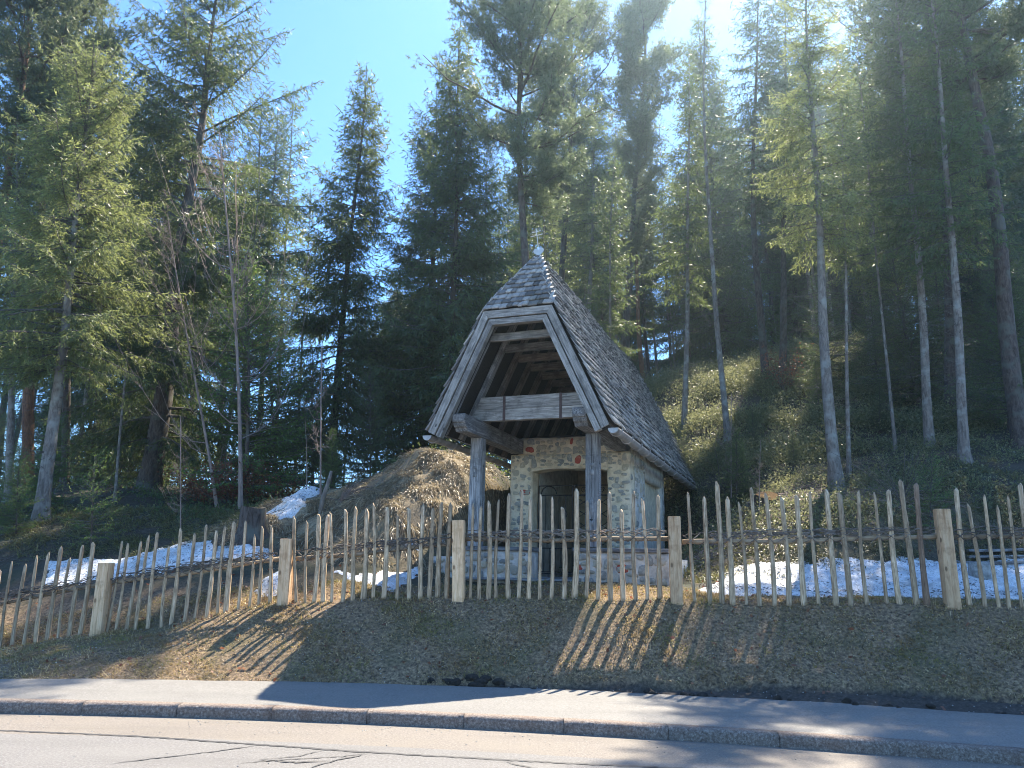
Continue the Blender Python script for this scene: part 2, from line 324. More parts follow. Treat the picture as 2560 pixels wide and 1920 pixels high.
# ------------------------------------------------------------------ terrain
X0, D0, YAW = .0809, 13.0, .361
def ch(u, v, z=0):
    return np.array([X0+u*math.cos(YAW)+v*math.sin(YAW), D0-u*math.sin(YAW)+v*math.cos(YAW), z])
CP = []
def cp(x, y, z): CP.append((x, y, z))
for x in (-30, -16, -12): cp(x, 13.2, .1)
for x in (-9, -7.5, -6.3, -4.9, -3.4, -2, -.7, .8, 2.4, 4.2, 6): cp(x, float(yfence(x)), float(zfence(x)))
cp(9, 10.6, 1.2); cp(14, 10, 1.2); cp(25, 9, 1.2)
for x, y, z in [
    (-.7, 13.0, 1.3), (.8, 12.9, 1.36), (2.4, 12.6, 1.36), (1, 14.5, 1.42), (.2, 16, 1.5), (3, 14, 1.4), (2.6, 17, 1.45), (4, 19, 1.6), (-1.2, 14.4, 1.5),
    # left strip behind the fence, with the long snow bank
    (-5, 13.8, 1.38), (-6.5, 14.0, 1.3), (-8, 14.2, 1.15), (-6.5, 16, 1.87), (-4, 13.9, 1.5), (-4.3, 15, 1.8), (-8.5, 16.2, 1.95), (-3, 13.6, 1.5), (-2.3, 13.4, 1.35),
    (-9.6, 17.5, 2.45), (-12, 18, 2.3), (-7.5, 18, 2.55), (-9.1, 20, 3.0), (-12, 24, 3.6), (-18, 20, 2.4), (-18, 30, 3.4),
    # mound
    (-5.3, 15.8, 2.45), (-4.2, 16, 2.7), (-3.1, 15.2, 2.35), (-3.5, 16.6, 2.95), (-2.7, 16.9, 3.5), (-1.9, 17.2, 3.95), (-2.4, 16.0, 3.2), (-1.6, 15.0, 2.6), (-1.9, 14.2, 1.75), (-2.9, 14.3, 1.9), (-.7, 16.6, 3.5), (-.4, 18.4, 3.9), (-2.4, 19, 3.9), (-3.2, 14.0, 1.6),
    (-5.2, 18, 3.0), (-4.5, 20, 3.1), (-6.5, 22, 3.3), (-3, 23, 3.4), (-5, 30, 3.6), (-2, 34, 4.0), (-9, 34, 3.6), (0, 24, 3.8),
    # right slope and hill
    (5, 12.2, 1.28), (5.7, 13.4, 1.55), (7.5, 12.6, 1.35), (9, 12.5, 1.35), (4.4, 13.6, 1.45), (6.1, 14.1, 1.95), (8, 13.8, 1.9), (6.3, 15, 2.6), (5, 15.3, 2.3), (9, 15, 2.9), (13, 14, 2.4),
    (7.5, 17.5, 3.4), (5.3, 18, 3.0), (10, 18, 4.4), (12, 17, 4.0), (6, 21, 4.0), (9.5, 21, 5.0), (13, 22, 6.2), (4.5, 24, 4.4), (7, 26, 6.3), (11, 27, 8.0), (16, 27, 8.6),
    (3.5, 30, 6.3), (6.0, 32, 8.9), (10, 34, 10.3), (15, 35, 12), (22, 32, 11.5), (3, 38, 8.3), (9, 42, 11.2), (18, 46, 14), (30, 40, 14), (25, 22, 7), (25, 14, 4),
    (-30, 40, 3), (-12, 55, 3.5), (0, 55, 6), (12, 60, 12), (30, 60, 16), (-40, 20, 1)]: cp(x, y, z)
CP = np.array(CP)
def _U(r2): return r2*np.log(r2+1e-9)*.5
_n = len(CP); _A = np.zeros((_n+3, _n+3))
_d2 = ((CP[:, None, :2]-CP[None, :, :2])**2).sum(-1); _A[:_n, :_n] = _U(_d2)+np.eye(_n)*.15
_A[:_n, _n] = 1; _A[:_n, _n+1:] = CP[:, :2]; _A[_n, :_n] = 1; _A[_n+1:, :_n] = CP[:, :2].T
_W = np.linalg.solve(_A, np.concatenate([CP[:, 2], [0, 0, 0]]))
def tps(x, y):
    x = np.asarray(x, float); y = np.asarray(y, float); sh = x.shape
    xc, yc = np.clip(x, -34, 32).ravel(), np.clip(y, -5, 62).ravel()
    out = np.empty(xc.size)
    for i in range(0, xc.size, 40000):
        a, b = xc[i:i+40000], yc[i:i+40000]
        d2 = (a[:, None]-CP[None, :, 0])**2+(b[:, None]-CP[None, :, 1])**2
        out[i:i+40000] = _U(d2)@_W[:_n]+_W[_n]+_W[_n+1]*a+_W[_n+2]*b
    return out.reshape(sh)
def wob(x, y, f, sd=0):
    return (np.sin(x*f+1.3*sd)*np.cos(y*f*1.17+sd*.7)+np.sin((x*.8+y*.6)*f*1.7+sd*2.1)*.6+np.cos((x*.5-y*.9)*f*2.9+sd)*.35)/1.95
def smooth(t): t = np.clip(t, 0, 1); return t*t*(3-2*t)
def height(x, y):
    x = np.asarray(x, float); y = np.asarray(y, float)
    yb, yf = yback(x)+.02, yfence(x); zf = zfence(x); sw = smooth((x+1.2)/1.5); yp = yb; yb = yb+(.20+.12*smooth((x-1)/4))*sw*(1+.25*wob(x, y*0, 2.6, 3))
    t = np.clip((y-yb)/np.maximum(yf-yb, .3), 0, 1)
    zb = .10+(zf-.10)*(t*.75+.25*np.sin(t*math.pi/2))
    lip = .07*sw*smooth((y-yb)/.05)*(1-smooth((y-yb)/.7))*(1+.5*wob(x, y*0, 5, 6))
    z = np.where(y < yp, -.03, np.where(y < yb, .115+.10*smooth((y-yp)/.3)*smooth((x-.5)/4), zb+lip+.08*smooth((x-.5)/4)*(1-smooth((y-yb)/.9))))
    z = np.where(y > yf, zf+tps(x, y)-tps(x, yf), z)
    far = smooth((y-14)/8)
    n = .04*wob(x, y, 1.7, 1)+.028*wob(x, y, 5, 2)+.014*wob(x, y, 13, 5)+far*(.12*wob(x, y, 1.1, 3)+.05*wob(x, y, 3.1, 4))
    mo = np.exp(-(((x+2.9)/3.4)**2+((y-16.3)/2.2)**2)**2); n = n+mo*(.17*wob(x, y, 1.9, 11)+.10*wob(x, y, 4.3, 12)-.10*np.abs(wob(x, y, 3.1, 13))+.03*wob(x, y, 11, 14))
    z = z+np.where(y > yb, n*smooth((y-yb)/.4), 0)
    # keep the chapel plot level
    dx, dy = x-X0, y-D0
    u = dx*math.cos(YAW)-dy*math.sin(YAW); v = dx*math.sin(YAW)+dy*math.cos(YAW)
    inside = smooth((1.9-np.abs(u))/.5)*smooth((v-.6)/.5)*smooth((8.2-v)/.8)
    z = z*(1-inside)+1.36*inside
    return z
def H(x, y): return float(height(np.array([x]), np.array([y]))[0])
def strawmask(x, y):
    a = np.exp(-(((x+2.2)/2.3)**2+((y-16.1)/1.9)**2)**2)
    b = np.exp(-(((x+4.7)/1.6)**2+((y-16.2)/1.1)**2)**2)*.8
    c = np.exp(-(((x-6.5)/4)**2+((y-14.8)/.9)**2)**2)*.35
    return np.clip(a+b+c, 0, 1)*np.clip(.75+.5*wob(x, y, 1.9, 6), 0, 1)
xs = np.concatenate([[-400, -200, -100, -60, -45], np.arange(-34, -12, .7), np.arange(-12, 12, .1), np.arange(12, 33, .7), [45, 60, 100, 200, 400]])
ys = np.concatenate([[-200, -60, -15, 0, 5], np.arange(9, 11, .04), np.arange(11, 19, .1), np.arange(19, 36, .3), np.arange(36, 63, 1.2), [80, 110, 160, 260, 500]])
GX, GY = np.meshgrid(xs, ys); GZ = height(GX, GY)
GZ = np.where(GY > 62, GZ-(GY-62)*.12, GZ); GZ = np.where((np.abs(GX) > 40), GZ-(np.abs(GX)-40)*.02, GZ)
nx, ny = len(xs), len(ys); id_ = np.arange(nx*ny).reshape(ny, nx)
GF = np.stack([id_[:-1, :-1], id_[:-1, 1:], id_[1:, 1:], id_[1:, :-1]], -1).reshape(-1, 4)
bankm = smooth((yfence(GX)+1.5-GY)/.8)
bare_ = smooth((yback(GX)+.02+(.25+.13*smooth((GX-1)/4))*smooth((GX+1.2)/1.5)-GY)/.05)*smooth((GX+1.4)/.5)
me = npmesh('ground', np.stack([GX, GY, GZ], -1).reshape(-1, 3), GF, True, [M['ground']], attrs={'bank': bankm.ravel(), 'straw': strawmask(GX, GY).ravel(), 'bare': bare_.ravel()})
tag(link('ground', me), kind='structure')
# road, gutter strip, pavement, kerb
def strip(name, f0, f1, z0, z1, mat_, x0=-60, x1=45, n=140, m=6):
    xx = np.linspace(x0, x1, n); V = []
    for j in range(m):
        t = j/(m-1); yy = f0(xx)*(1-t)+f1(xx)*t
        V.append(np.stack([xx, yy, np.full(n, z0*(1-t)+z1*t)], -1))
    V = np.concatenate(V); ii = np.arange(n*m).reshape(m, n)
    F = np.stack([ii[:-1, :-1], ii[:-1, 1:], ii[1:, 1:], ii[1:, :-1]], -1).reshape(-1, 4)
    return tag(link(name, npmesh(name, V, F, True, [mat_])), kind='structure')
strip('road', lambda x: x*0-9, lambda x: ykerb(x)-.95, 0.0, 0.0, M['road'])
strip('road_edge', lambda x: ykerb(x)-.95, lambda x: ykerb(x)+.05, 0.0, .0, M['gutterstrip'])
strip('pavement', lambda x: ykerb(x)+.13, lambda x: yback(x)+.06+.03*np.sin(x*2.1)+.02*np.sin(x*7), .120, .135, M['pave'], n=500)
def kerb():
    parts = []; x = -30.; L_ = 1.02
    while x < 30:
        x1 = x+L_-.004; k = 14; xx = np.linspace(x, x1, k); yk = ykerb(xx)
        sec = [(0, -.06), (.0, .06), (.004, .095), (.02, .117), (.05, .124), (.142, .126), (.142, -.06)]
        V = []
        for a, b in zip(xx, yk):
            for (dy, z) in sec:
                j = .006*rnd.uniform(-1, 1) if dy < .03 else 0
                V.append((a, b+dy+j, z+j*.5))
        V = np.array(V); s = len(sec); ii = np.arange(k*s).reshape(k, s)
        F = np.stack([ii[:-1, :-1], ii[1:, :-1], ii[1:, 1:], ii[:-1, 1:]], -1).reshape(-1, 4)
        parts.append((V, [F, ii[:1, ::-1], ii[-1:, :]])); x += L_
    V, F = join(parts)
    tag(link('kerb', npmesh('kerb', V, F, False, [M['kerb']])), kind='structure')
kerb()
# sealed seams in the road
def seam(pts, w, name='road_seam', z=.004):
    P = np.array([atz(a, b, z) for a, b in pts]); out = []
    for i in range(len(P)-1):
        n = max(2, int(np.linalg.norm(P[i+1]-P[i])/.04))
        for t in np.linspace(0, 1, n, endpoint=i == len(P)-2): out.append(P[i]*(1-t)+P[i+1]*t)
    P = np.array(out); n = len(P); T = np.gradient(P, axis=0); T /= np.linalg.norm(T, axis=1, keepdims=True)
    S = np.stack([-T[:, 1], T[:, 0], T[:, 2]*0], -1); j = np.array([rnd.uniform(-.012, .012) for _ in range(n)]); q = np.array([rnd.uniform(.55, 1.15) for _ in range(n)])
    q *= np.minimum(1, np.minimum(np.arange(n), np.arange(n)[::-1])/6+.2)
    V = np.concatenate([P+S*(w/2*q+j)[:, None], P-S*(w/2*q-j)[:, None]]); i = np.arange(n-1)
    return V, np.stack([i, i+1, i+1+n, i+n], -1)
sv, sf = join([seam([(-30, 1576), (300, 1590), (560, 1608), (800, 1625), (1106, 1642), (1300, 1652), (1600, 1664)], .05),
               seam([(560, 1609), (470, 1622), (330, 1638), (238, 1650)], .025, z=.0045), seam([(790, 1626), (740, 1634), (600, 1641), (520, 1648)], .02, z=.005), seam([(800, 1627), (720, 1643), (650, 1665)], .025, z=.0055),
               seam([(700, 1619), (640, 1634), (560, 1640)], .018, z=.006), seam([(1090, 1643), (1120, 1652), (1170, 1661)], .03, z=.0065), seam([(560, 1640), (640, 1646), (720, 1643)], .03, z=.007)])
tag(link('road_seams', npmesh('road_seams', sv, sf, False, [M['tar']])), kind='structure')
# ------------------------------------------------------------------ chapel
chapel = empty('wayside_chapel', (X0, D0, 0), -YAW)
tag(chapel, 'small stone chapel with steep grey shingle roof, two carved timber posts and a heart finial', 'chapel')
WE, ZE, WH, ZH, VA, LL = 1.6085, 3.9544, .6356, 6.0448, 1.0704, 11.0
ZA = 7.4104; SL = (ZA-ZE)/WE
def box_mesh(name, lo, hi, bevel=.008, cuts=0, wobble=0):
    bm = bmesh.new(); bmesh.ops.create_cube(bm, size=1)
    for v in bm.verts:
        v.co = Vector([lo[i] if v.co[i] < 0 else hi[i] for i in range(3)])
    if bevel: bmesh.ops.bevel(bm, geom=bm.edges[:], offset=bevel, segments=2, affect='EDGES', profile=.7)
    me = bpy.data.meshes.new(name); bm.to_mesh(me); bm.free(); return me
def beam(name, p0, p1, wdt, hgt, mt, parent=chapel, up=(0, 0, 1), bevel=.01, roll=0, sag=.004):
    """box from p0 to p1; local X along, Y width, Z height"""
    p0, p1 = Vector(p0), Vector(p1); d = p1-p0; Ln = d.length; x = d.normalized(); y = Vector(up).cross(x).normalized(); z = x.cross(y)
    bm = bmesh.new(); n = max(2, int(Ln/.25)); rings = []
    for i in range(n+1):
        t = i/n; wob_ = [rnd.uniform(-sag, sag) for _ in range(2)]
        b = bevel; hw, hh = wdt/2, hgt/2
        pts = [(-hw+b, -hh), (hw-b, -hh), (hw, -hh+b), (hw, hh-b), (hw-b, hh), (-hw+b, hh), (-hw, hh-b), (-hw, -hh+b)]
        rings.append([bm.verts.new((t*Ln, a+wob_[0], c+wob_[1])) for a, c in pts])
    for i in range(n):
        for j in range(8): bm.faces.new((rings[i][j], rings[i+1][j], rings[i+1][(j+1) % 8], rings[i][(j+1) % 8]))
    bm.faces.new(rings[0]); bm.faces.new(rings[-1][::-1]); bmesh.ops.recalc_face_normals(bm, faces=bm.faces[:])
    me = bpy.data.meshes.new(name); bm.to_mesh(me); bm.free()
    mw = Matrix(((x[0], y[0], z[0], p0[0]), (x[1], y[1], z[1], p0[1]), (x[2], y[2], z[2], p0[2]), (0, 0, 0, 1)))
    return link(name, me, parent, mt, mw)
def prism(name, prof, axis_len, mt, mw, parent=chapel):
    """profile (a,b) polygon in local X,Z extruded along local Y by axis_len"""
    bm = bmesh.new(); A = [bm.verts.new((a, 0, b)) for a, b in prof]; Bv = [bm.verts.new((a, axis_len, b)) for a, b in prof]
    bm.faces.new(A); bm.faces.new(Bv[::-1]); n = len(prof)
    for i in range(n): bm.faces.new((A[i], Bv[i], Bv[(i+1) % n], A[(i+1) % n]))
    bmesh.ops.recalc_face_normals(bm, faces=bm.faces[:]); me = bpy.data.meshes.new(name); bm.to_mesh(me); bm.free()
    return link(name, me, parent, mt, mw)
# --- shingled roof
def plane_pt(side, v, z, off=0):
    u = (ZA-z)/SL; nrm = np.array([math.sin(math.atan(SL)), 0, math.cos(math.atan(SL))])
    return np.array([u, v, z])+nrm*off if side > 0 else (np.array([u, v, z])+nrm*off)*np.array([-1, 1, 1])
def shingle_rows(place, smax, a0, a1, rng, expo=.166):
    """place(s, a, off) -> point; s distance up from the eave, a along; a0(s), a1(s) row limits"""
    Vs, Fs, n = [], [], 0; row = 0; s = -.03
    while s < smax:
        lo, hi = a0(max(s, 0)+.03), a1(max(s, 0)+.03); a = lo-rng.uniform(0, .03)
        while a < hi:
            wd = rng.uniform(.08, .19); b = min(a+wd, hi+.015)
            if b-a > .025:
                ln = min(expo*1.9, smax-s+.05); th = .030+rng.uniform(-.006, .010); dr = rng.uniform(-.018, .012); lift = rng.uniform(0, .02)
                p = []
                sk = rng.uniform(-.008, .008)
                for (ss, o_) in ((s+dr, .028+lift), (s+dr, .028+lift+th), (s+ln, .0), (s+ln, .008)):
                    for aa in (a+.003, b-.004):
                        p.append(place(ss+(sk if aa == a+.003 and ss < s+.1 else 0), aa, o_))
                # order: 0,1 bottom-low ; 2,3 bottom-top ; 4,5 up-low ; 6,7 up-top
                Vs += p; q = [(2, 3, 7, 6), (0, 1, 3, 2), (0, 2, 6, 4), (1, 5, 7, 3), (0, 4, 5, 1)]
                Fs += [[n+i for i in f] for f in q]; n += 8
            a = b
        s += expo; row += 1
    return np.array(Vs), np.array(Fs)
rr = random.Random(3); LEG = math.hypot(WE, ZA-ZE); ca, sa = WE/LEG, (ZA-ZE)/LEG
def zof(s): return ZE+s*sa
def lim0(s):
    z = zof(s); return -.02 if z < ZH else VA*(z-ZH)/(ZA-ZH)+.04
def lim1(s): return LL-lim0(s)
def sag_(v, s): return .02*math.sin(v*1.1+1)*math.sin(s*1.3)+.03*math.sin(v*math.pi/LL)*0
pr = []
for side in (1, -1):
    pr.append(shingle_rows(lambda s, a, o, side=side: plane_pt(side, a, zof(s), o+.03+sag_(a, s)), LEG, lim0, lim1, rr))
HL_ = math.hypot(VA, ZA-ZH)
for end in (0, 1):
    def hp(s, a, o, end=end):
        t = s/HL_; v = VA*t; z = ZH+(ZA-ZH)*t; nv, nzv = -(ZA-ZH)/HL_, VA/HL_
        v += nv*(o+.035); z += nzv*(o+.035); return np.array([a, v if end == 0 else LL-v, z])
    pr.append(shingle_rows(hp, HL_, lambda s: -WH*(1-min(1, s/HL_))-.02, lambda s: WH*(1-min(1, s/HL_))+.02, rr, .158))
V, F = join(pr); roof = link('shingle_roof', npmesh('shingle_roof', V, F, False, [M['shingle']]), chapel)
# boarding under the shingles (real 25 mm boards)
def slab(name, pts, n, th, mt, parent):
    P = [Vector(p) for p in pts]; n = Vector(n).normalized()*th; bm = bmesh.new()
    A = [bm.verts.new(p) for p in P]; B2 = [bm.verts.new(p-n) for p in P]; bm.faces.new(A); bm.faces.new(B2[::-1]); k = len(P)
    for i in range(k): bm.faces.new((A[i], B2[i], B2[(i+1) % k], A[(i+1) % k]))
    bmesh.ops.recalc_face_normals(bm, faces=bm.faces[:]); me = bpy.data.meshes.new(name); bm.to_mesh(me); bm.free(); return link(name, me, parent, mt)
for s in (1, -1):
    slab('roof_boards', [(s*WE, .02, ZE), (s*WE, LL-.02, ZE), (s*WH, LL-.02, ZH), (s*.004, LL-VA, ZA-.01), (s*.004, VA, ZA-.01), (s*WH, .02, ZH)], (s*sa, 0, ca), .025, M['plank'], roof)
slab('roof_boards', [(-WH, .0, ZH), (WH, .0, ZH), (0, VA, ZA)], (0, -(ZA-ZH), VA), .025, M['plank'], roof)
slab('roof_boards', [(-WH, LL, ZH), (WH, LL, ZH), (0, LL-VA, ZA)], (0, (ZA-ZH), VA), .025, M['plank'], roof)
# fascia boards at the front: outer layer (in front) and inner rafter pair
def leg_pts(off, z0, z1, sgn):   # line parallel to the roof slope, off metres inside
    du, dz = -off*sa, -off*ca
    f = lambda z: (sgn*((ZA-z)/SL), z)
    a, b = f(z0), f(z1); return [(a[0]+sgn*du, a[1]+dz), (b[0]+sgn*du, b[1]+dz)]
def gable_ring(name, off0, off1, v0, v1, mt, top=True):
    outs = []
    for s in (-1, 1):
        # polygon of one sloping board in (u,z): mitred at the hip corner, cut square at the eave
        def cor(off):
            # intersection of offset slope with top line z=ZH-off
            z = ZH-off; L0 = leg_pts(off, ZE, ZH, s); (ua, za), (ub, zb) = L0; t = (z-za)/(zb-za); return (ua+(ub-ua)*t, z)
        a0 = leg_pts(off0, ZE-.05, ZH, s)[0]; a1 = leg_pts(off1, ZE-.05, ZH, s)[0]; c0, c1 = cor(off0), cor(off1)
        prof = [a0, c0, c1, a1]
        ax = Vector((c0[0]-a0[0], 0, c0[1]-a0[1])).normalized(); zz = Vector((0, 1, 0)).cross(ax)*-1
        mw = Matrix(((ax[0], 0, -ax[2]*s*0+zz[0], 0), (0, 1, 0, 0), (ax[2], 0, zz[2], 0), (0, 0, 0, 1)))
        mw = Matrix.Identity(4); X = ax; Y = Vector((0, 1, 0)); Z = X.cross(Y)
        for i in range(3): mw[i][0], mw[i][1], mw[i][2] = X[i], Y[i], Z[i]
        mw.translation = Vector((a0[0], v0, a0[1])); inv = mw.inverted()
        pl = [inv@Vector((u, v0, z)) for u, z in prof]
        outs.append(prism(name, [(p[0], p[2]) for p in pl], v1-v0, mt, mw))
    if top:
        def cz(off, s):
            z = ZH-off; (ua, za), (ub, zb) = leg_pts(off, ZE, ZH, s); t = (z-za)/(zb-za); return (ua+(ub-ua)*t, z)
        e = .003
        prof = [(cz(off0, -1)[0]+e, ZH-off0), (cz(off0, 1)[0]-e, ZH-off0), (cz(off1, 1)[0]-e, ZH-off1), (cz(off1, -1)[0]+e, ZH-off1)]
        mw = Matrix.Translation((0, v0, 0)); outs.append(prism(name, prof, v1-v0, mt, mw))
    return outs
gable_ring('fascia_board', .0, .135, -.06, -.015, M['barge'])
gable_ring('verge_rafter', .158, .26, -.045, .08, M['barge'])
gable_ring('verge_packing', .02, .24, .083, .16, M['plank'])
# A-frames
v = .35; k = 0
while v < LL-.4:
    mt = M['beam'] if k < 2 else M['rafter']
    for s in (-1, 1):
        a = leg_pts(.10, ZE+.02, ZH+.55, s); beam('rafter', (a[0][0], v, a[0][1]), (a[1][0], v, a[1][1]), .10, .13, mt, up=(0, 1, 0))
    hw = (ZA-5.66)/SL-.17
    beam('collar_beam', (-hw, v-.005, 5.66), (hw, v-.005, 5.66), .095, .145, M['barge'] if k == 0 else mt)  # front collar's lit look is put into its colour as a paler wood
    v += .75; k += 1
# purlins on the posts with carved heads
for s in (-1, 1):
    Lp = 3.1
    prof = [(0, .045), (0, -.06), (.02, -.10), (.05, -.10), (.05, -.12), (.08, -.165), (.13, -.185), (.17, -.242), (Lp, -.242), (Lp, .045), (.03, .06)]
    mw = Matrix(((0, 1, 0, s*1.10-.12), (1, 0, 0, .04), (0, 0, 1, 4.175), (0, 0, 0, 1)))
    p = prism('purlin', prof, .24, M['beam'], mw)
    b = p.modifiers.new('bevel', 'BEVEL'); b.width = .01; b.segments = 2
# cross beam of two planks, with straps
def tieplank(z0, z1, v0, v1):
    f = lambda z, s: s*((ZA-z)/SL-.23)
    prof = [(f(z0, -1), z0), (f(z0, 1), z0), (f(z1, 1), z1), (f(z1, -1), z1)]
    return prism('tie_beam', prof, v1-v0, M['barge'], Matrix.Translation((0, v0, 0)))
tieplank(4.24, 4.45, .90, 1.04); tieplank(4.458, 4.69, .905, 1.035)
for u in (-.57, .52):
    link('iron_strap', box_mesh('iron_strap', (u-.024, .888, 4.23), (u+.024, .899, 4.70), .002), chapel, M['strap'])
# carved posts
def post(u):
    h0, h1, w2 = 1.965, 3.925, .114
    bm = bmesh.new()
    secs = [(h0, w2), (h0+.9, w2), (3.52, w2), (3.53, w2-.006), (3.545, w2-.006), (3.555, w2-.002), (h1, w2-.002)]; rings = []
    for z, q in secs:
        b = .012; rings.append([bm.verts.new((x, y, z)) for x, y in ((-q+b, -q), (q-b, -q), (q, -q+b), (q, q-b), (q-b, q), (-q+b, q), (-q, q-b), (-q, -q+b))])
    for i in range(len(rings)-1):
        for j in range(8): bm.faces.new((rings[i][j], rings[i][(j+1) % 8], rings[i+1][(j+1) % 8], rings[i+1][j]))
    bm.faces.new(rings[0][::-1]); bm.faces.new(rings[-1])
    me = bpy.data.meshes.new('post'); bm.to_mesh(me); bm.free()
    o = link('carved_post', me, chapel, M['beamZ'], Matrix.Translation((u, .98, 0)))
    # relief carving: leaf on the front, cup above, chip-carved strip on the inner side
    V, F, n = [], [], 0
    def plate(pts, d0, d1, place):
        nonlocal n
        c = np.mean(pts, 0); k = len(pts)
        for p in pts: V.append(place(p[0], p[1], d0))
        for p in pts: V.append(place(c[0]+(p[0]-c[0])*.8, c[1]+(p[1]-c[1])*.9, d1))
        for i in range(k): F.append([n+i, n+(i+1) % k, n+k+(i+1) % k]); F.append([n+i, n+k+(i+1) % k, n+k+i])
        for i in range(1, k-1): F.append([n+k, n+k+i, n+k+i+1])
        n += 2*k
    fr = lambda a, z, d: (a, -w2-d, z); sd = lambda a, z, d: (w2+d, a, z)
    for zc in (2.62,):
        plate([(-.045, zc-.02), (0, zc-.16), (.0, zc+.02), (0, zc+.20), (-.05, zc+.09)], .0, .012, fr)
        plate([(.0, zc-.16), (.045, zc-.02), (.05, zc+.09), (0, zc+.20)], .0, .006, fr)
        plate([(-.045, zc-.18), (0, zc-.32), (.045, zc-.18), (0, zc-.22)], .0, .010, fr)
    plate([(-.04, 3.2), (.04, 3.2), (.045, 3.26), (.02, 3.29), (-.02, 3.29), (-.045, 3.26)], 0, .008, fr)
    plate([(-.045, 3.40), (.045, 3.40), (.03, 3.34), (-.03, 3.34)], 0, .008, fr)
    z = 2.2
    while z < 3.42:
        for a in (-.022, .008): plate([(a, z), (a+.02, z+.012), (a+.026, z+.03), (a+.004, z+.022)], 0, .007, sd)
        z += .036
    link('carving', npmesh('carving', np.array(V), np.array(F), False, [M['beamZ']]), o)
    link('crack', box_mesh('crack', (-.0035, -w2-.0015, 2.3), (.0035, -w2+.004, 3.9), 0), o, M['plank']) if u > 0 else None
post(-1.10); post(1.10)
# --- masonry
def wall_block(name, lo, hi, mt, seed=0, amp=.012, res=.09, parent=chapel):
    """box with lumpy faces"""
    bm = bmesh.new(); bmesh.ops.create_cube(bm, size=1)
    for v in bm.verts: v.co = Vector([lo[i] if v.co[i] < 0 else hi[i] for i in range(3)])
    for ax in range(3):
        n = int((hi[ax]-lo[ax])/res)
        for i in range(1, n):
            c = lo[ax]+(hi[ax]-lo[ax])*i/n; no = [0, 0, 0]; no[ax] = 1; co = [0, 0, 0]; co[ax] = c
            bmesh.ops.bisect_plane(bm, geom=bm.verts[:]+bm.edges[:]+bm.faces[:], plane_co=co, plane_no=no)
    for v in bm.verts:
        v.co += Vector(mn.noise_vector(v.co*5+Vector((seed, 0, 0))))*amp+Vector(mn.noise_vector(v.co*1.7+Vector((seed, 0, 0))))*amp
    for f in bm.faces: f.smooth = True
    me = bpy.data.meshes.new(name); bm.to_mesh(me); bm.free(); return link(name, me, parent, mt)
def stones(n, area, place, rg, smin=.03, smax=.095, reject=None, fixed=(), prot=.012):
    """flat irregular stones proud of a wall; area=(a0,a1,b0,b1); place(a,b,d)->xyz"""
    pts = list(fixed); V, F, k = [], [], 0; tries = 0
    while len(pts) < n+len(fixed) and tries < n*160:
        tries += 1; r = rg.uniform(smin, smax); a = rg.uniform(area[0]+r, area[1]-r); b = rg.uniform(area[2]+r*.6, area[3]-r*.6)
        asp = rg.choice((.45, .55, .7, .9, 1.4)); ra, rb = (r, r*asp) if asp < 1 else (r/asp, r)
        if reject and reject(a, b, r): continue
        if all(abs(a-p[0]) > (ra+p[2])*.98 or abs(b-p[1]) > (rb+p[3])*1.02 for p in pts): pts.append((a, b, ra, rb))
    for i, (a, b, ra, rb) in enumerate(pts):
        m_ = 11; ph = rg.uniform(0, 6); N1, N2 = [], []; tilt = rg.uniform(-.2, .2)
        ex = 3.2+rg.uniform(0, 3)
        for j in range(m_):
            t = j/m_*2*math.pi; cx_, sx_ = math.cos(t), math.sin(t)
            q = (abs(cx_)**ex+abs(sx_)**ex)**(-1/ex)*(1+.13*math.sin(2*t+ph)+.1*math.sin(3*t+ph*2)+rg.uniform(-.08, .08))
            x_, y_ = ra*cx_*q, rb*sx_*q; N1.append((a+x_+tilt*y_, b+y_-tilt*x_*.5))
        for f, d in ((1.0, -.02), (.98, prot*.55), (.8, prot+rg.uniform(-.004, .008))):
            for (x_, y_) in N1: V.append(place(a+(x_-a)*f, b+(y_-b)*f, d+rg.uniform(-.002, .002)))
        for lv in (0, 1):
            for j in range(m_): F.append([k+lv*m_+j, k+lv*m_+(j+1) % m_, k+(lv+1)*m_+(j+1) % m_, k+(lv+1)*m_+j])
        V.append(place(a, b, prot+.006)); 
        for j in range(m_): F.append([k+2*m_+j, k+2*m_+(j+1) % m_, k+3*m_])
        k += 3*m_+1
    return np.array(V, float), F
def stonemesh(name, VF, mt, parent):
    V, F = VF; fl = [np.array([f for f in F if len(f) == q]) for q in (3, 4)]
    return link(name, npmesh(name, V, [f for f in fl if len(f)], True, [mt]), parent)
sg = random.Random(11)
VW, UW = 3.20, 1.276; ZF = 1.40
DL, DR, DT = -.80, .82, 3.62
lp = wall_block('front_wall', (-UW, VW, .9), (DL, VW+.45, 3.935), M['mortar'], 1)
rp = wall_block('front_wall', (DR, VW, .9), (UW, VW+.45, 3.935), M['mortar'], 2)
tp = wall_block('front_wall', (DL+.003, VW+.002, DT), (DR-.003, VW+.45, 3.93), M['mortar'], 3)
t2 = wall_block('front_wall', (-1.055, VW+.004, 3.92), (1.0, VW+.445, 4.27), M['mortar'], 4)
fr = lambda v: (lambda a, b, d: (a, v-d, b))
REDF = [(-.98, 3.10, .12, .055)]
stonemesh('wall_stones', stones(60, (-UW, DL, 1.45, 3.92), fr(VW), sg, .035, .10), M['stones'], lp)
stonemesh('red_stones', stones(0, (0, 1, 0, 1), fr(VW), sg, fixed=[(-.95, 3.13, .11, .055)]), M['redstone'], lp)
stonemesh('wall_stones', stones(60, (DR, UW, 1.45, 3.92), fr(VW), sg, .035, .085), M['stones'], rp)
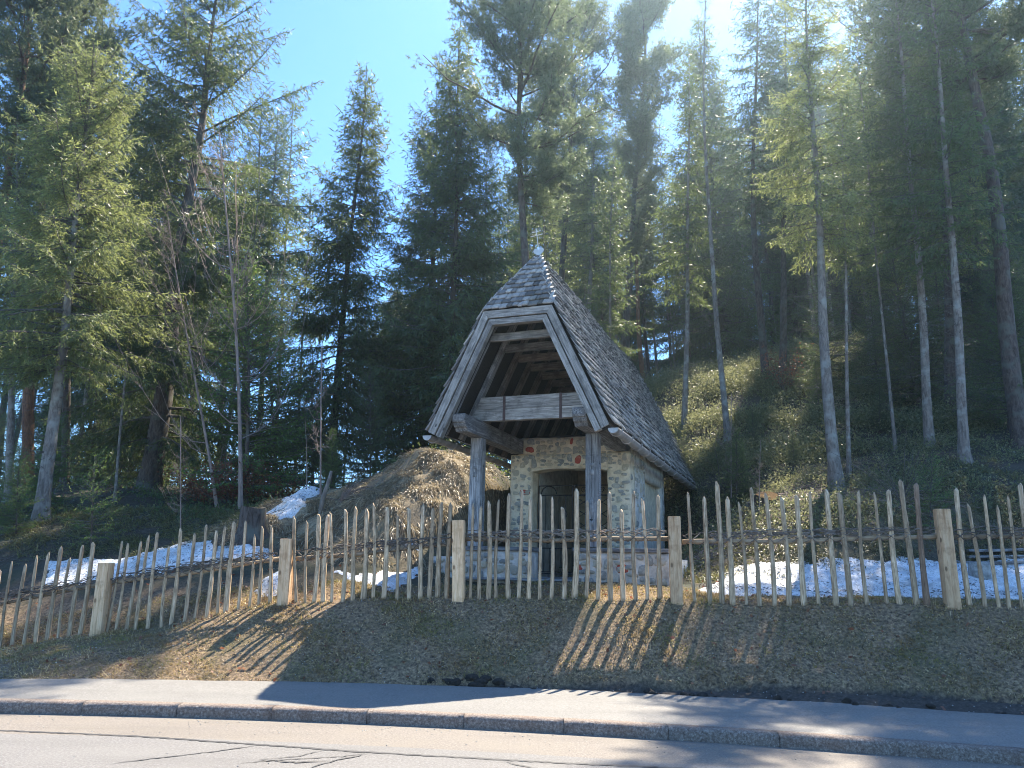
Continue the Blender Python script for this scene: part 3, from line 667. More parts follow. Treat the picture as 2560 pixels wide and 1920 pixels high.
stonemesh('wall_stones', stones(90, (-1.0, .95, 3.66, 4.25), fr(VW), sg, .04, .10, fixed=[(-.60, 4.07, .12, .055), (.02, 3.83, .045, .09), (.28, 4.15, .13, .07)], reject=lambda a, b, r: abs(a+.86) < .12+r and abs(b-4.03) < .08+r or abs(a-.06) < .05+r and abs(b-4.18) < .08+r or abs(a-.2) < .08+r and abs(b-3.79) < .09+r), M['stones'], tp)
stonemesh('red_stones', stones(0, (0, 1, 0, 1), fr(VW), sg, fixed=[(-.86, 4.03, .085, .06), (.06, 4.18, .03, .06), (.2, 3.79, .07, .08)]), M['redstone'], tp)
# door head with a shallow arch: a plastered lintel soffit
prof = [(DL, DT+.01)]+[(DL+(DR-DL)*t, DT-.055+.075*math.sin(t*math.pi)) for t in np.linspace(0, 1, 12)]+[(DR, DT+.01)]
prism('door_arch', prof, .43, M['mortar'], Matrix.Translation((0, VW-.004, 0)), tp)
VB = 7.25
sw = wall_block('side_wall', (UW-.45, VW+.452, .9), (UW, 4.80, 4.35), M['mortarg'], 5)
sw2 = wall_block('side_wall', (UW-.45, 4.803, .9), (UW-.14, 6.85, 4.35), M['mortar'], 6)
sw3 = wall_block('side_wall', (UW-.45, 6.853, .9), (UW, VB, 4.35), M['mortarg'], 7)
sw4 = wall_block('side_wall', (UW-.139, 4.80, .9), (UW, 6.85, 2.30), M['mortarg'], 8); sw5 = wall_block('side_wall', (UW-.139, 4.80, 3.55), (UW, 6.85, 4.35), M['mortarg'], 9)
rs = lambda a, b, d: (UW+d, a, b)
stonemesh('wall_stones', stones(70, (VW+.05, 4.78, 1.4, 4.2), rs, sg, .04, .12), M['stones'], sw)
stonemesh('wall_stones', stones(14, (6.88, VB, 1.4, 3.9), rs, sg, .04, .1), M['stones'], sw3)
wall_block('side_wall', (-UW, VW+.452, .9), (-UW+.45, VB, 4.35), M['mortarg'], 10, res=.25)
wall_block('back_wall', (-UW+.452, VB-.45, .9), (UW-.452, VB, 4.35), M['mortar'], 12, res=.25)
link('floor_slab', box_mesh('floor_slab', (-UW+.452, VW+.02, 1.3), (UW-.452, VB-.452, ZF), .005), chapel, M['stone'])
link('door_step', box_mesh('door_step', (DL+.01, VW-.22, 1.25), (DR-.01, VW+.018, 1.43), .02), chapel, M['beam'])
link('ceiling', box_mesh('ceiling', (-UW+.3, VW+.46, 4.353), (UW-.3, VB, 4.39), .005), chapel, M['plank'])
# back gable boarding
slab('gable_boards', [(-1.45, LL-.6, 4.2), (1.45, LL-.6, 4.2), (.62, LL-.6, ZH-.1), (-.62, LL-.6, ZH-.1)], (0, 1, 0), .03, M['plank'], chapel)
# forecourt wall with timber caps
VL0, VL1 = .86, 1.28
def low(u0, u1, z1, seed, cap=True):
    w_ = wall_block('forecourt_wall', (u0, VL0, .8), (u1, VL1, z1), M['mortarg'], seed, .02)
    stonemesh('wall_stones', stones(int((u1-u0)*22), (u0, u1, 1.25, z1-.02), fr(VL0), sg, .05, .15, prot=.02), M['stones'], w_)
    if cap:
        c0 = beam('wall_cap', (u0-.02, (VL0+VL1)/2-.015, z1+.036), (u1+.02, (VL0+VL1)/2-.015, z1+.036), .50, .068, M['beam'])
    return w_
low(-2.25, -1.36, 1.76, 21, False); low(-1.355, .0, 1.885, 22); r_ = low(.80, 2.38, 1.885, 23)
stonemesh('red_stones', stones(0, (0, 1, 0, 1), fr(VL0+.01), sg, fixed=[(1.62, 1.62, .09, .08), (.87, 1.62, .07, .05), (1.25, 1.42, .12, .05)]), M['redstone'], r_)
rw = wall_block('forecourt_wall', (2.0, VL1+.002, .8), (2.37, 3.2, 1.80), M['mortarg'], 24, .02, .15)
beam('footing_beam', (-1.2, .79, 1.40), (.80, .79, 1.40), .12, .05, M['beam'])
# --- gate
gate = link('door_gate', box_mesh('gate_rail', (DL+.005, VW+.38, 1.47), (DR-.005, VW+.40, 1.50), .002), chapel, M['iron'])
def pathtube(pts, r, sides=5):
    P = np.array(pts, float)[None]; return tubes(P, np.full(P.shape[:2], r), sides)
def arc(cx_, cz_, r0, r1, a0, a1, n=14): return [(cx_+(r0+(r1-r0)*i/n)*math.cos(a0+(a1-a0)*i/n), 0, cz_+(r0+(r1-r0)*i/n)*math.sin(a0+(a1-a0)*i/n)) for i in range(n+1)]
def leafmesh(w_, right):
    ps = []; z0, z1 = 1.52, 3.30; ln = lambda a, b, r=.011: ps.append(pathtube([(a[0], 0, a[1]), ((a[0]+b[0])/2, 0, (a[1]+b[1])/2), (b[0], 0, b[1])], r))
    ln((0, z0), (0, z1), .014); ln((w_, z0), (w_, z1), .014)
    for z in (z0, 2.0, 2.35, 3.1): ln((0, z), (w_, z))
    ln((0, z1), (w_, z1))
    if right:
        n = 4
        for i in range(-1, n+1):
            for sgn in (1, -1):
                pass
        st = .24; k = 0; zz = 2.35
        while zz < 3.1:
            for x0 in np.arange(0, w_-.01, w_/2):
                x1 = x0+w_/2; zt = min(zz+st, 3.1); ln((x0, zz), (x1, zt), .008); ln((x1, zz), (x0, zt), .008)
            zz += st
        for cx_ in (w_*.25, w_*.75):
            ps.append(pathtube(arc(cx_, 3.2, .07, .015, 0, 9), .007)); ps.append(pathtube(arc(cx_, 2.17, .11, .02, math.pi, 11.5), .008))
    else:
        for x in np.linspace(w_/5, w_*4/5, 4): ln((x, 2.35), (x, 3.1), .008)
        ps.append(pathtube(arc(w_*.3, 3.12, .17, .17, math.pi, 0), .011))
        for x in (w_*.4, w_*.8): 
            ln((x, 2.62), (x+.035, 2.7), .007); ln((x+.035, 2.7), (x, 2.78), .007); ln((x, 2.62), (x-.035, 2.7), .007); ln((x-.035, 2.7), (x, 2.78), .007)
        for cx_ in (w_*.3, w_*.7): ps.append(pathtube(arc(cx_, 2.17, .12, .02, 0, 10), .008))
    for x in np.linspace(w_/6, w_*5/6, 5): ln((x, z0), (x, 2.0), .009)
    V, F = join(ps); return npmesh('gate_leaf', V, F, True, [M['iron']])
link('gate_leaf', leafmesh(.74, False), gate, None, Matrix.Translation((DL+.03, VW+.39, 0)))
link('gate_leaf', leafmesh(.76, True), gate, None, Matrix.Translation((.04, VW+.33, 0))@Matrix.Rotation(.1, 4, 'Z'))
# --- gutters
def gutter(s):
    u, z, r = s*(WE+.075), ZE-.10, .088; n = 12; k = 30; V = []; vv = np.linspace(.02, LL-.02, k)
    prof = [(math.cos(t)*r, math.sin(t)*r) for t in np.linspace(math.pi, 2*math.pi, n)]; prof = prof+[(math.cos(t)*(r-.006), math.sin(t)*(r-.006)) for t in np.linspace(2*math.pi, math.pi, n)]
    for v in vv:
        for a, b in prof: V.append((u+a, v, z+b+.004*math.sin(v*2)))
    V = np.array(V); m_ = 2*n; ii = np.arange(k*m_).reshape(k, m_); F = np.stack([ii[:-1], np.roll(ii, -1, 1)[:-1], np.roll(ii, -1, 1)[1:], ii[1:]], -1).reshape(-1, 4)
    ends = []
    g = link('gutter', npmesh('gutter', V, [F], True, [M['gutter']]), chapel)
    v = .25
    while v < LL:
        P = [(u+math.cos(t)*(r+.016), v, z+math.sin(t)*(r+.012)) for t in np.linspace(math.pi*.95, 2*math.pi+.2, 10)]; V2, F2 = pathtube(P, .013, 4)
        link('gutter_bracket', npmesh('gutter_bracket', V2, F2, True, [M['gutter']]), g); v += .82
    c = [(u+math.cos(t)*r, z+math.sin(t)*r) for t in np.linspace(math.pi, 2*math.pi, n)]
    prism('gutter_end', [(a-u, b-z) for a, b in c], .012, M['gutter'], Matrix.Translation((u, .01, z)), g)
gutter(1); gutter(-1)
V, F = pathtube([(WE+.09, LL-.3, ZE-.15), (WE+.09, LL-.3, ZE-.35), (WE-.02, LL-.3, ZE-.6), (UW+.1, LL-.35, 3.0), (UW+.1, LL-.35, 1.4)], .045, 10)
link('downpipe', npmesh('downpipe', V, F, True, [M['gutter']]), chapel)
# --- cross and heart
def finial():
    Z0 = ZA+.02; cx_, v0 = .0, VA+.0
    H_ = []
    for i in range(40):
        t = i/40*2*math.pi; H_.append((16*math.sin(t)**3/16*.105, (13*math.cos(t)-5*math.cos(2*t)-2*math.cos(3*t)-math.cos(4*t))/16*.1))
    mw = Matrix.Translation((cx_, v0, Z0+.13))@Matrix.Rotation(math.radians(-7), 4, 'Y')
    root = prism('heart_finial', H_, .02, M['zinc'], mw)
    def bar(a, b, w_=.011):
        P = [(a[0], .01, a[1]), ((a[0]+b[0])/2, .01, (a[1]+b[1])/2), (b[0], .01, b[1])]; V, F = pathtube(P, w_, 4); return V, F
    V, F = join([bar((0, -.16), (0, -.09), .02), bar((0, .06), (0, .50), .008), bar((-.13, .35), (.13, .35), .007), bar((-.085, .43), (.085, .43), .007)])
    link('double_cross', npmesh('double_cross', V, F, False, [M['zinc']]), root)
finial()
# ridge cap lead at the front tip
V, F = pathtube([(0, VA-.02, ZA+.045), (0, VA+.3, ZA+.055)], .03, 6)
link('ridge_tip', npmesh('ridge_tip', V, F, True, [M['zinc']]), chapel)
# ------------------------------------------------------------------ stick fence
fence = empty('stick_fence', (0, 12, 1.1)); fence_inv = fence.matrix_world
fence.location = (0, 0, 0)
tag(fence, 'rustic fence of uneven split sticks bound with woven withies between pale square posts', 'fence')
pg_ = random.Random(21)
def fpost(bx, by, tx, ty, w_=.175):
    B_ = on_fence(bx, by); T_ = on_fence(tx, ty); d = math.atan2(float(yfence(B_[0]+.5)-yfence(B_[0]-.5)), 1)
    h = T_[2]-B_[2]; lean = (T_[0]-B_[0])/h
    me = box_mesh('post', (-w_/2, -w_/2, -.25), (w_/2, w_/2, h), .012)
    for v in me.vertices: v.co.z += .006*math.sin(v.co.x*40)
    mw = Matrix.Translation((B_[0], B_[1]-.02, B_[2]))@Matrix.Rotation(math.atan(lean)*.8, 4, 'Y')@Matrix.Rotation(d, 4, 'Z')
    return link('post', me, fence, M['postw'], mw)
POSTS = [(213, 1372, 231, 1216), (614, 1312, 621, 1164), (991, 1302, 990, 1124), (1461, 1300, 1455, 1116), (2056, 1312, 2031, 1100)]
for p in POSTS: fpost(*p)
fpost(-190, 1420, -165, 1262); fpost(2730, 1330, 2690, 1085)
def picket(B_, T_, red=False):
    h = max(.55, T_[2]-B_[2]); n = 9; V = []; w0 = pg_.uniform(.023, .040); sides = 6; ph = pg_.uniform(0, 6); an0 = pg_.uniform(0, 6)
    bend = pg_.uniform(-.022, .022); kink = pg_.choice((0, 0, 0, pg_.uniform(-.03, .03))); tip = pg_.uniform(.25, .8)
    lean = Vector((T_[0]-B_[0], pg_.uniform(-.04, .04), 0))
    rad = [w0*(1+.16*math.sin(a+ph)) for a in np.arange(sides)*2*math.pi/sides]; z0 = -.12
    if red: rad = [r*1.15 for r in rad]
    for i in range(n+1):
        t = i/n; z = z0+(h-z0)*t; tt = z/h; sc_ = (1.12-.3*tt)*(1+pg_.uniform(-.09, .09))
        if i == n: sc_ *= tip*.75; z -= .004
        if i == n-1: z = h-pg_.uniform(.03, .07)
        cx_ = lean[0]*tt+bend*math.sin(tt*math.pi*1.2)+(kink*(tt-.7)*3 if tt > .7 else 0); cy_ = lean[1]*tt
        for j in range(sides):
            a = an0+j*2*math.pi/sides; q = rad[j]*sc_; V.append((cx_+q*math.cos(a), cy_+q*.8*math.sin(a), z+(pg_.uniform(-.012, .012) if i == n else 0)))
    V = np.array(V); ii = np.arange((n+1)*sides).reshape(n+1, sides)
    F = np.stack([ii[:-1], np.roll(ii, -1, 1)[:-1], np.roll(ii, -1, 1)[1:], ii[1:]], -1).reshape(-1, 4)
    o = link('picket', npmesh('picket', V, [F, ii[-1:, :]], False, [M['pickred'] if red else M['picket']]), fence)
    o.location = B_; return o
for i, (b, t) in enumerate(zip(BASES, TOPS)):
    B_ = on_fence(*b); T_ = on_fence(*t); B_ = Vector((B_[0], B_[1], H(B_[0], B_[1]-.01))); T_ = Vector(T_)
    picket(B_, T_, i == len(TOPS)-7)
for dx in (.2, .42, .65, .88, 1.1):      # beyond the right edge
    x = float(on_fence(2212, 1305)[0])+dx; y = float(yfence(x)); z = H(x, y); picket(Vector((x, y, z)), Vector((x-.05, y, z+pg_.uniform(1.1, 1.35))))
for dx in (.15, .4, .6, .85):
    x = float(on_fence(0, 1400)[0])-.35-dx; y = float(yfence(x)); z = H(x, y); picket(Vector((x, y, z)), Vector((x+.05, y, z+pg_.uniform(.95, 1.15))))
RAILS = [((-190, 1335), (210, 1262)), ((232, 1260), (602, 1206)), ((632, 1208), (980, 1172)), ((1006, 1164), (1445, 1162)), ((1476, 1170), (2028, 1158)), ((2058, 1160), (2700, 1150))]
for a, b in RAILS:
    A_, B_ = on_fence(*a), on_fence(*b); A_[1] += .055; B_[1] += .055; n = 16
    P = np.array([A_*(1-t)+B_*t+np.array([0, 0, -.02*math.sin(t*math.pi)+.008*math.sin(t*11)]) for t in np.linspace(0, 1, n)])
    # keep the pole straight in plan but behind the sticks
    d = Vector(B_-A_); x = d.normalized(); y = Vector((0, 0, 1)).cross(x).normalized(); z = x.cross(y)
    mw = Matrix(((x[0], y[0], z[0], A_[0]), (x[1], y[1], z[1], A_[1]), (x[2], y[2], z[2], A_[2]), (0, 0, 0, 1))); inv = np.array(mw.inverted())
    Pl = P@inv[:3, :3].T+inv[:3, 3]; V, F = tubes(Pl[None], (.032+.004*np.sin(np.linspace(0, 20, n)))[None], 8, True)
    link('rail', npmesh('rail', V, F, True, [M['rail']]), fence, None, mw)
    # woven withies: long rods snaking in front of and behind the sticks just above the pole, and slanting wraps
    Ln = d.length; xs_s = sorted([(Vector(on_fence(*q))-Vector(A_)).dot(x) for q in BASES]); xs_s = [q for q in xs_s if .05 < q < Ln-.05] or [Ln/2]
    parts = []
    def rod(pts, r): 
        P_ = np.array(pts); parts.append(tubes(P_[None], np.linspace(r, r*.55, len(P_))[None], 5))
    for k in range(int(Ln*7.5)):
        s0 = pg_.uniform(-.1, Ln-.6); ln_ = pg_.uniform(.7, 1.5); s1 = min(s0+ln_, Ln-.02); s0 = max(s0, .02); zb_ = pg_.uniform(.035, .125); ph = pg_.choice((0, math.pi)); m_ = 16
        pts = []
        for t in np.linspace(0, 1, m_):
            s = s0+(s1-s0)*t; side = math.sin(s/.165*math.pi+ph); pts.append((s, -.055+side*-.045, zb_+.02*math.sin(s*9+k)+.01*math.sin(s*31+k)+(t-.5)*pg_.uniform(-.03, .03)))
        if pg_.random() < .3: pts = pts[::-1]
        rod(pts, pg_.uniform(.0055, .0105))
    for q in xs_s:
        for sg_ in (1, -1):
            if pg_.random() < .9:
                w2_ = pg_.uniform(.09, .15); pts = [(q-w2_*sg_, .0, .06+pg_.uniform(0, .05)), (q-w2_*.5*sg_, -.045, .055), (q, -.095, .01), (q+w2_*.5*sg_, -.05, -.035), (q+w2_*.9*sg_, .02, -.045), (q+w2_*1.1*sg_, .05, .0)]
                rod(pts, pg_.uniform(.006, .0095))
        if pg_.random() < .35:
            L2 = pg_.uniform(.12, .3); a_ = pg_.uniform(-1.2, 1.2)+(math.pi if pg_.random() < .4 else 0); rod([(q, -.09, .03), (q+L2*.5*math.cos(a_), -.10, .04+L2*.5*math.sin(a_)), (q+L2*math.cos(a_), -.12, .03+L2*math.sin(a_)*.9)], .0045)
    V, F = join(parts); link('withy_weave', npmesh('withy_weave', V, F, True, [M['withy']]), fence, None, mw)
# ------------------------------------------------------------------ trees
def unit(v): return v/(np.linalg.norm(v, axis=-1, keepdims=True)+1e-9)
def tufts(P, D, ln, wd, rg, cross=False):
    """lens-shaped sprays at P along D"""
    n = len(P); r = unit(rg.normal(size=(n, 3))); S = unit(np.cross(D, r)); ln = ln*rg.uniform(.65, 1.3, (n, 1)); wd = wd*rg.uniform(.6, 1.3, (n, 1))
    D = unit(D+rg.normal(size=(n, 3))*.22)
    V = np.stack([P-D*ln*.15, P+D*ln*.4+S*wd*.5, P+D*ln, P+D*ln*.35-S*wd*.5], 1).reshape(-1, 3)
    F = np.arange(4*n).reshape(n, 4); return V, F
def trunk_mesh(name, H_, r0, r1, bend, rg, mt, base=1.5, stubs=0, sides=12):
    n = max(10, int(H_/.6)); z = np.concatenate([[-.5, 0, .12, .35, .8], np.linspace(1.3, H_, n)]); k = len(z)
    t = np.clip(z/H_, 0, 1); r = r0+(r1-r0)*t**.85; r *= 1+(base-1)*np.exp(-np.clip(z, 0, 9)/.3)
    px, py = bend(z)
    an = np.arange(sides)*2*np.pi/sides; ph = rg.uniform(0, 6)
    but = 1+.14*np.exp(-np.clip(z, 0, 9)/.5)[:, None]*np.sin(an*4+ph)[None]+.035*rg.normal(size=(k, sides))
    R_2 = r[:, None]*but
    V = np.stack([px[:, None]+R_2*np.cos(an), py[:, None]+R_2*np.sin(an), np.repeat(z[:, None], sides, 1)], -1).reshape(-1, 3)
    ii = np.arange(k*sides).reshape(k, sides); F = np.stack([ii[:-1], np.roll(ii, -1, 1)[:-1], np.roll(ii, -1, 1)[1:], ii[1:]], -1).reshape(-1, 4)
    return npmesh(name, V, [F], True, [mt])
def make_bend(rg, amt=.15):
    a, b, c, d = rg.uniform(-1, 1, 4)
    return lambda z: (amt*(np.sin(z*.23+a*3)*a+np.sin(z*.6+b*3)*.3*b-np.sin(a*3)*a-np.sin(b*3)*.3*b), amt*(np.sin(z*.2+c*3)*c+np.sin(z*.5+d*3)*.3*d-np.sin(c*3)*c-np.sin(d*3)*.3*d))
def conifer(seed, H_, zb, R_1, wh, prof=.85, per=5, low=-.1, droop=.5, tw=1., dead=0, r0=.2, mats=('bark', 'needle'), tsp=.115, nsp=.05, tl=.19, tww=.042, irr=.3, gap=0, comb=.35, name='spruce_tree'):
    rg = np.random.default_rng(seed); bend = make_bend(rg, .2)
    trunk = trunk_mesh('trunk', H_, r0, .012, bend, rg, M[mats[0]])
    zs = []; z = zb
    while z < H_*.985:
        t = (z-zb)/(H_-zb); m_ = per if t < .9 else 4
        for q in range(m_): zs.append(z+rg.uniform(-.5, .5)*wh)
        z += wh*(1-.35*t)
    zs = np.clip(np.array(zs), zb*.97, H_*.99); n = len(zs); t = np.clip((zs-zb)/(H_-zb), 0, 1)
    az = rg.uniform(0, 2*np.pi, n); side = 1+gap*np.sin(az+seed)
    L_ = R_1*(np.clip(1-t, .0, 1)**prof)*np.minimum(1, .6+t*5)*(1-irr+rg.uniform(0, 2*irr, n))*side+.12
    a = low+(.95-low)*t**1.3+rg.normal(size=n)*.07; b = droop*(1-t)*rg.uniform(.6, 1.2, n); c = .28*rg.uniform(.3, 1.1, n)
    K_ = 9; s = np.linspace(0, 1, K_)
    bx, by = bend(zs)
    rr_ = L_[:, None]*s; hh = L_[:, None]*(a[:, None]*s-b[:, None]*s**1.6+c[:, None]*s**3)
    azj = az[:, None]+rg.normal(size=(n, 1))*.15*s
    BPt = np.stack([bx[:, None]+rr_*np.cos(azj), by[:, None]+rr_*np.sin(azj), zs[:, None]+hh], -1)
    brad = (.006+.011*L_[:, None])*(1-.8*s)
    limbs = [tubes(BPt, brad, 3)]
    # twigs
    TP, TD, TL = [], [], []
    for i in range(n):
        m_ = max(3, int(L_[i]*.92/tsp)); ss = .1+.9*(np.arange(m_)+rg.uniform(0, 1, m_))/m_
        for sg_ in (1, -1):
            f = ss*(K_-1); j = np.clip(f.astype(int), 0, K_-2); fr_ = (f-j)[:, None]
            P = BPt[i, j]*(1-fr_)+BPt[i, j+1]*fr_; T = unit(BPt[i, j+1]-BPt[i, j]); S = unit(np.cross(T, [0, 0, 1.]))*sg_
            D = unit(T*rg.uniform(.35, .9, (m_, 1))+S*rg.uniform(.5, 1, (m_, 1))+np.array([0, 0, -1.])*rg.uniform(comb*.3, comb*1.6, (m_, 1)))
            TP.append(P); TD.append(D); TL.append(tw*(.10+.32*L_[i]**.75*(1-ss**1.6))*rg.uniform(.55, 1.25, m_)*np.clip(ss*3.2, .25, 1))
        # tip
        TP.append(BPt[i, -1:]); TD.append(unit(BPt[i, -1:]-BPt[i, -2:-1])); TL.append(np.array([.16]))
    TP, TD, TL = np.concatenate(TP), np.concatenate(TD), np.concatenate(TL)
    cnt = np.maximum(1, (TL/nsp).astype(int)); idx = np.repeat(np.arange(len(TP)), cnt); pos = (np.arange(len(idx))-np.repeat(np.cumsum(cnt)-cnt, cnt)+rg.uniform(0, 1, len(idx)))/np.repeat(cnt, cnt)
    sag_2 = np.zeros((len(idx), 3)); sag_2[:, 2] = -comb*.45*pos**2*TL[idx]
    P = TP[idx]+TD[idx]*(pos*TL[idx])[:, None]+sag_2
    D = unit(TD[idx]+rg.normal(size=(len(idx), 3))*.55+np.array([0, 0, -comb*.5]))
    V, F = tufts(P, D, tl, tww, rg)
    long_ = TL > .25; m_ = long_.sum()
    if m_:
        P0 = TP[long_]; P2 = P0+TD[long_]*TL[long_][:, None]; P2[:, 2] -= comb*.45*TL[long_]; P1 = P0+TD[long_]*TL[long_][:, None]*.5; P1[:, 2] -= comb*.11*TL[long_]
        limbs.append(tubes(np.stack([P0, P1, P2], 1), np.repeat(np.array([[.005, .004, .002]]), m_, 0), 3))
    if dead:
        nd = dead; zd = rg.uniform(min(1.5, zb*.3), zb+1.5, nd); ad = rg.uniform(0, 2*np.pi, nd); Ld = rg.uniform(.3, 1.5, nd)*(.5+.6*zd/max(zb, 1)); s5 = np.linspace(0, 1, 5)
        dx, dy = bend(zd); dz = rg.uniform(-.5, .15, nd)
        DP = np.stack([dx[:, None]+Ld[:, None]*s5*np.cos(ad)[:, None], dy[:, None]+Ld[:, None]*s5*np.sin(ad)[:, None], zd[:, None]+Ld[:, None]*(dz[:, None]*s5+.25*s5**3)], -1)+rg.normal(size=(nd, 5, 3))*.02*s5[None, :, None]
        limbs.append(tubes(DP, np.repeat(np.array([[.011, .009, .007, .005, .003]]), nd, 0), 3))
        q = rg.integers(0, nd, nd*2); j = rg.integers(1, 4, nd*2); P0 = DP[q, j]; dr = unit(unit(DP[q, j+1]-DP[q, j])+rg.normal(size=(nd*2, 3))*.6); l2 = rg.uniform(.15, .5, (nd*2, 1))
        limbs.append(tubes(np.stack([P0, P0+dr*l2*.5+[0, 0, -.01], P0+dr*l2+[0, 0, -.05]], 1), np.repeat(np.array([[.004, .003, .0015]]), nd*2, 0), 3))
    LV, LF = join(limbs)
    return dict(name=name, H=H_, trunk=trunk, branches=npmesh('branches', LV, LF, False, [M['twig']]), crown=npmesh('crown', V, F, False, [M[mats[1]]]))
def pine(seed, H_, zb, R_1, mats=('barkr', 'needlep'), r0=.22, ncl=420, name='pine_tree', topround=.6):
    rg = np.random.default_rng(seed); bend = make_bend(rg, .35)
    trunk = trunk_mesh('trunk', H_, r0, .04, bend, rg, M[mats[0]])
    n = 46; zs = np.sort(rg.uniform(zb, H_*.97, n)); t = (zs-zb)/(H_-zb); az = rg.uniform(0, 2*np.pi, n)
    L_ = R_1*(np.clip(np.sin((t*.8+.18)*np.pi), .15, 1)**topround)*rg.uniform(.55, 1.15, n); a = .15+.7*t+rg.normal(size=n)*.12; K_ = 8; s = np.linspace(0, 1, K_); bx, by = bend(zs)
    wig = np.cumsum(rg.normal(size=(n, K_, 3))*.07, 1)*s[None, :, None]*L_[:, None, None]*.6
    BPt = np.stack([bx[:, None]+L_[:, None]*s*np.cos(az)[:, None], by[:, None]+L_[:, None]*s*np.sin(az)[:, None], zs[:, None]+L_[:, None]*(a[:, None]*s-.25*s*(1-s)+.15*s**3)], -1)+wig
    limbs = [tubes(BPt, (.012+.016*L_[:, None])*(1-.75*s), 4)]
    nd = 16; zd = rg.uniform(zb*.45, zb+1, nd); ad = rg.uniform(0, 2*np.pi, nd); Ld = rg.uniform(.4, 1.8, nd); bx2, by2 = bend(zd)
    DP = np.stack([bx2[:, None]+Ld[:, None]*s*np.cos(ad)[:, None], by2[:, None]+Ld[:, None]*s*np.sin(ad)[:, None], zd[:, None]+Ld[:, None]*(.1*s)], -1)+np.cumsum(rg.normal(size=(nd, K_, 3))*.035, 1)
    limbs.append(tubes(DP, np.repeat((.018*(1-.8*s))[None], nd, 0), 3))
    # secondary twigs carrying clusters
    q = rg.integers(0, n, ncl); j = rg.integers(2, K_-1, ncl); P0 = BPt[q, j]; T = unit(BPt[q, j+1]-BPt[q, j]); D = unit(T*.7+rg.normal(size=(ncl, 3))*.55+np.array([0, 0, .25])); l2 = rg.uniform(.25, .95, (ncl, 1))*(.5+L_[q][:, None]*.25)
    P2 = P0+D*l2; P1 = P0+D*l2*.5+rg.normal(size=(ncl, 3))*.05
    limbs.append(tubes(np.stack([P0, P1, P2], 1), np.repeat(np.array([[.010, .007, .004]]), ncl, 0), 3))
    C_, CD = [], []
    for f in (1., .8, .6):
        for r_ in range(3):
            C_.append(P0+(P2-P0)*f+rg.normal(size=(ncl, 3))*.15); CD.append(unit(D+rg.normal(size=(ncl, 3))*.6+[0, 0, .3]))
    C_ = np.concatenate(C_); CD = np.concatenate(CD)
    # top leader clusters
    k = 13; idx = np.repeat(np.arange(len(C_)), k); P = C_[idx]+CD[idx]*rg.uniform(-.06, .16, (len(idx), 1)); Dn = unit(CD[idx]*.9+rg.normal(size=(len(idx), 3))*.75)
    V, F = tufts(P, Dn, .15, .028, rg)
    LV, LF = join(limbs)
    return dict(name=name, H=H_, trunk=trunk, branches=npmesh('branches', LV, LF, False, [M['bark']]), crown=npmesh('crown', V, F, False, [M[mats[1]]]))
def bare(seed, H_, zb, R_1, n1=60, rise=.5, mats=('bark', 'twig'), r0=.11, n2=6, name='bare_larch_tree', multi=0):
    rg = np.random.default_rng(seed); bend = make_bend(rg, .3); trunk = trunk_mesh('trunk', H_, r0, .01, bend, rg, M[mats[0]])
    K_ = 8; s = np.linspace(0, 1, K_); zs = rg.uniform(zb, H_*.97, n1); t = (zs-zb)/(H_-zb); az = rg.uniform(0, 2*np.pi, n1); L_ = R_1*(1-t*.8)*rg.uniform(.4, 1.15, n1); bx, by = bend(zs)
    BPt = np.stack([bx[:, None]+L_[:, None]*s*np.cos(az)[:, None], by[:, None]+L_[:, None]*s*np.sin(az)[:, None], zs[:, None]+L_[:, None]*(rise*s+rise*.8*s**2-.3*np.sin(s*3))], -1)+np.cumsum(rg.normal(size=(n1, K_, 3))*.03, 1)*L_[:, None, None]*.5
    limbs = [tubes(BPt, (.006+.008*L_[:, None])*(1-.8*s)*(.6 if r0 < .05 else 1), 3)]
    q = rg.integers(0, n1, n1*n2); j = rg.integers(1, K_-1, n1*n2); P0 = BPt[q, j]; D = unit(unit(BPt[q, j+1]-BPt[q, j])+rg.normal(size=(len(q), 3))*.45+[0, 0, rise*.4]); l2 = rg.uniform(.2, .9, (len(q), 1))*L_[q][:, None]*.4
    P3 = np.stack([P0, P0+D*l2*.5, P0+D*l2+rg.normal(size=(len(q), 3))*.04], 1); limbs.append(tubes(P3, np.repeat(np.array([[.006, .004, .002]]), len(q), 0), 3))
    q2 = rg.integers(0, len(q), len(q)*2); P0 = P3[q2, 1]; D = unit(P3[q2, 2]-P3[q2, 1]+rg.normal(size=(len(q2), 3))*.12); l3 = rg.uniform(.08, .3, (len(q2), 1)); limbs.append(tubes(np.stack([P0, P0+D*l3], 1), np.repeat(np.array([[.003, .0015]]), len(q2), 0), 3))
    LV, LF = join(limbs); return dict(name=name, H=H_, trunk=trunk, branches=npmesh('branches', LV, LF, False, [M[mats[1]]]))
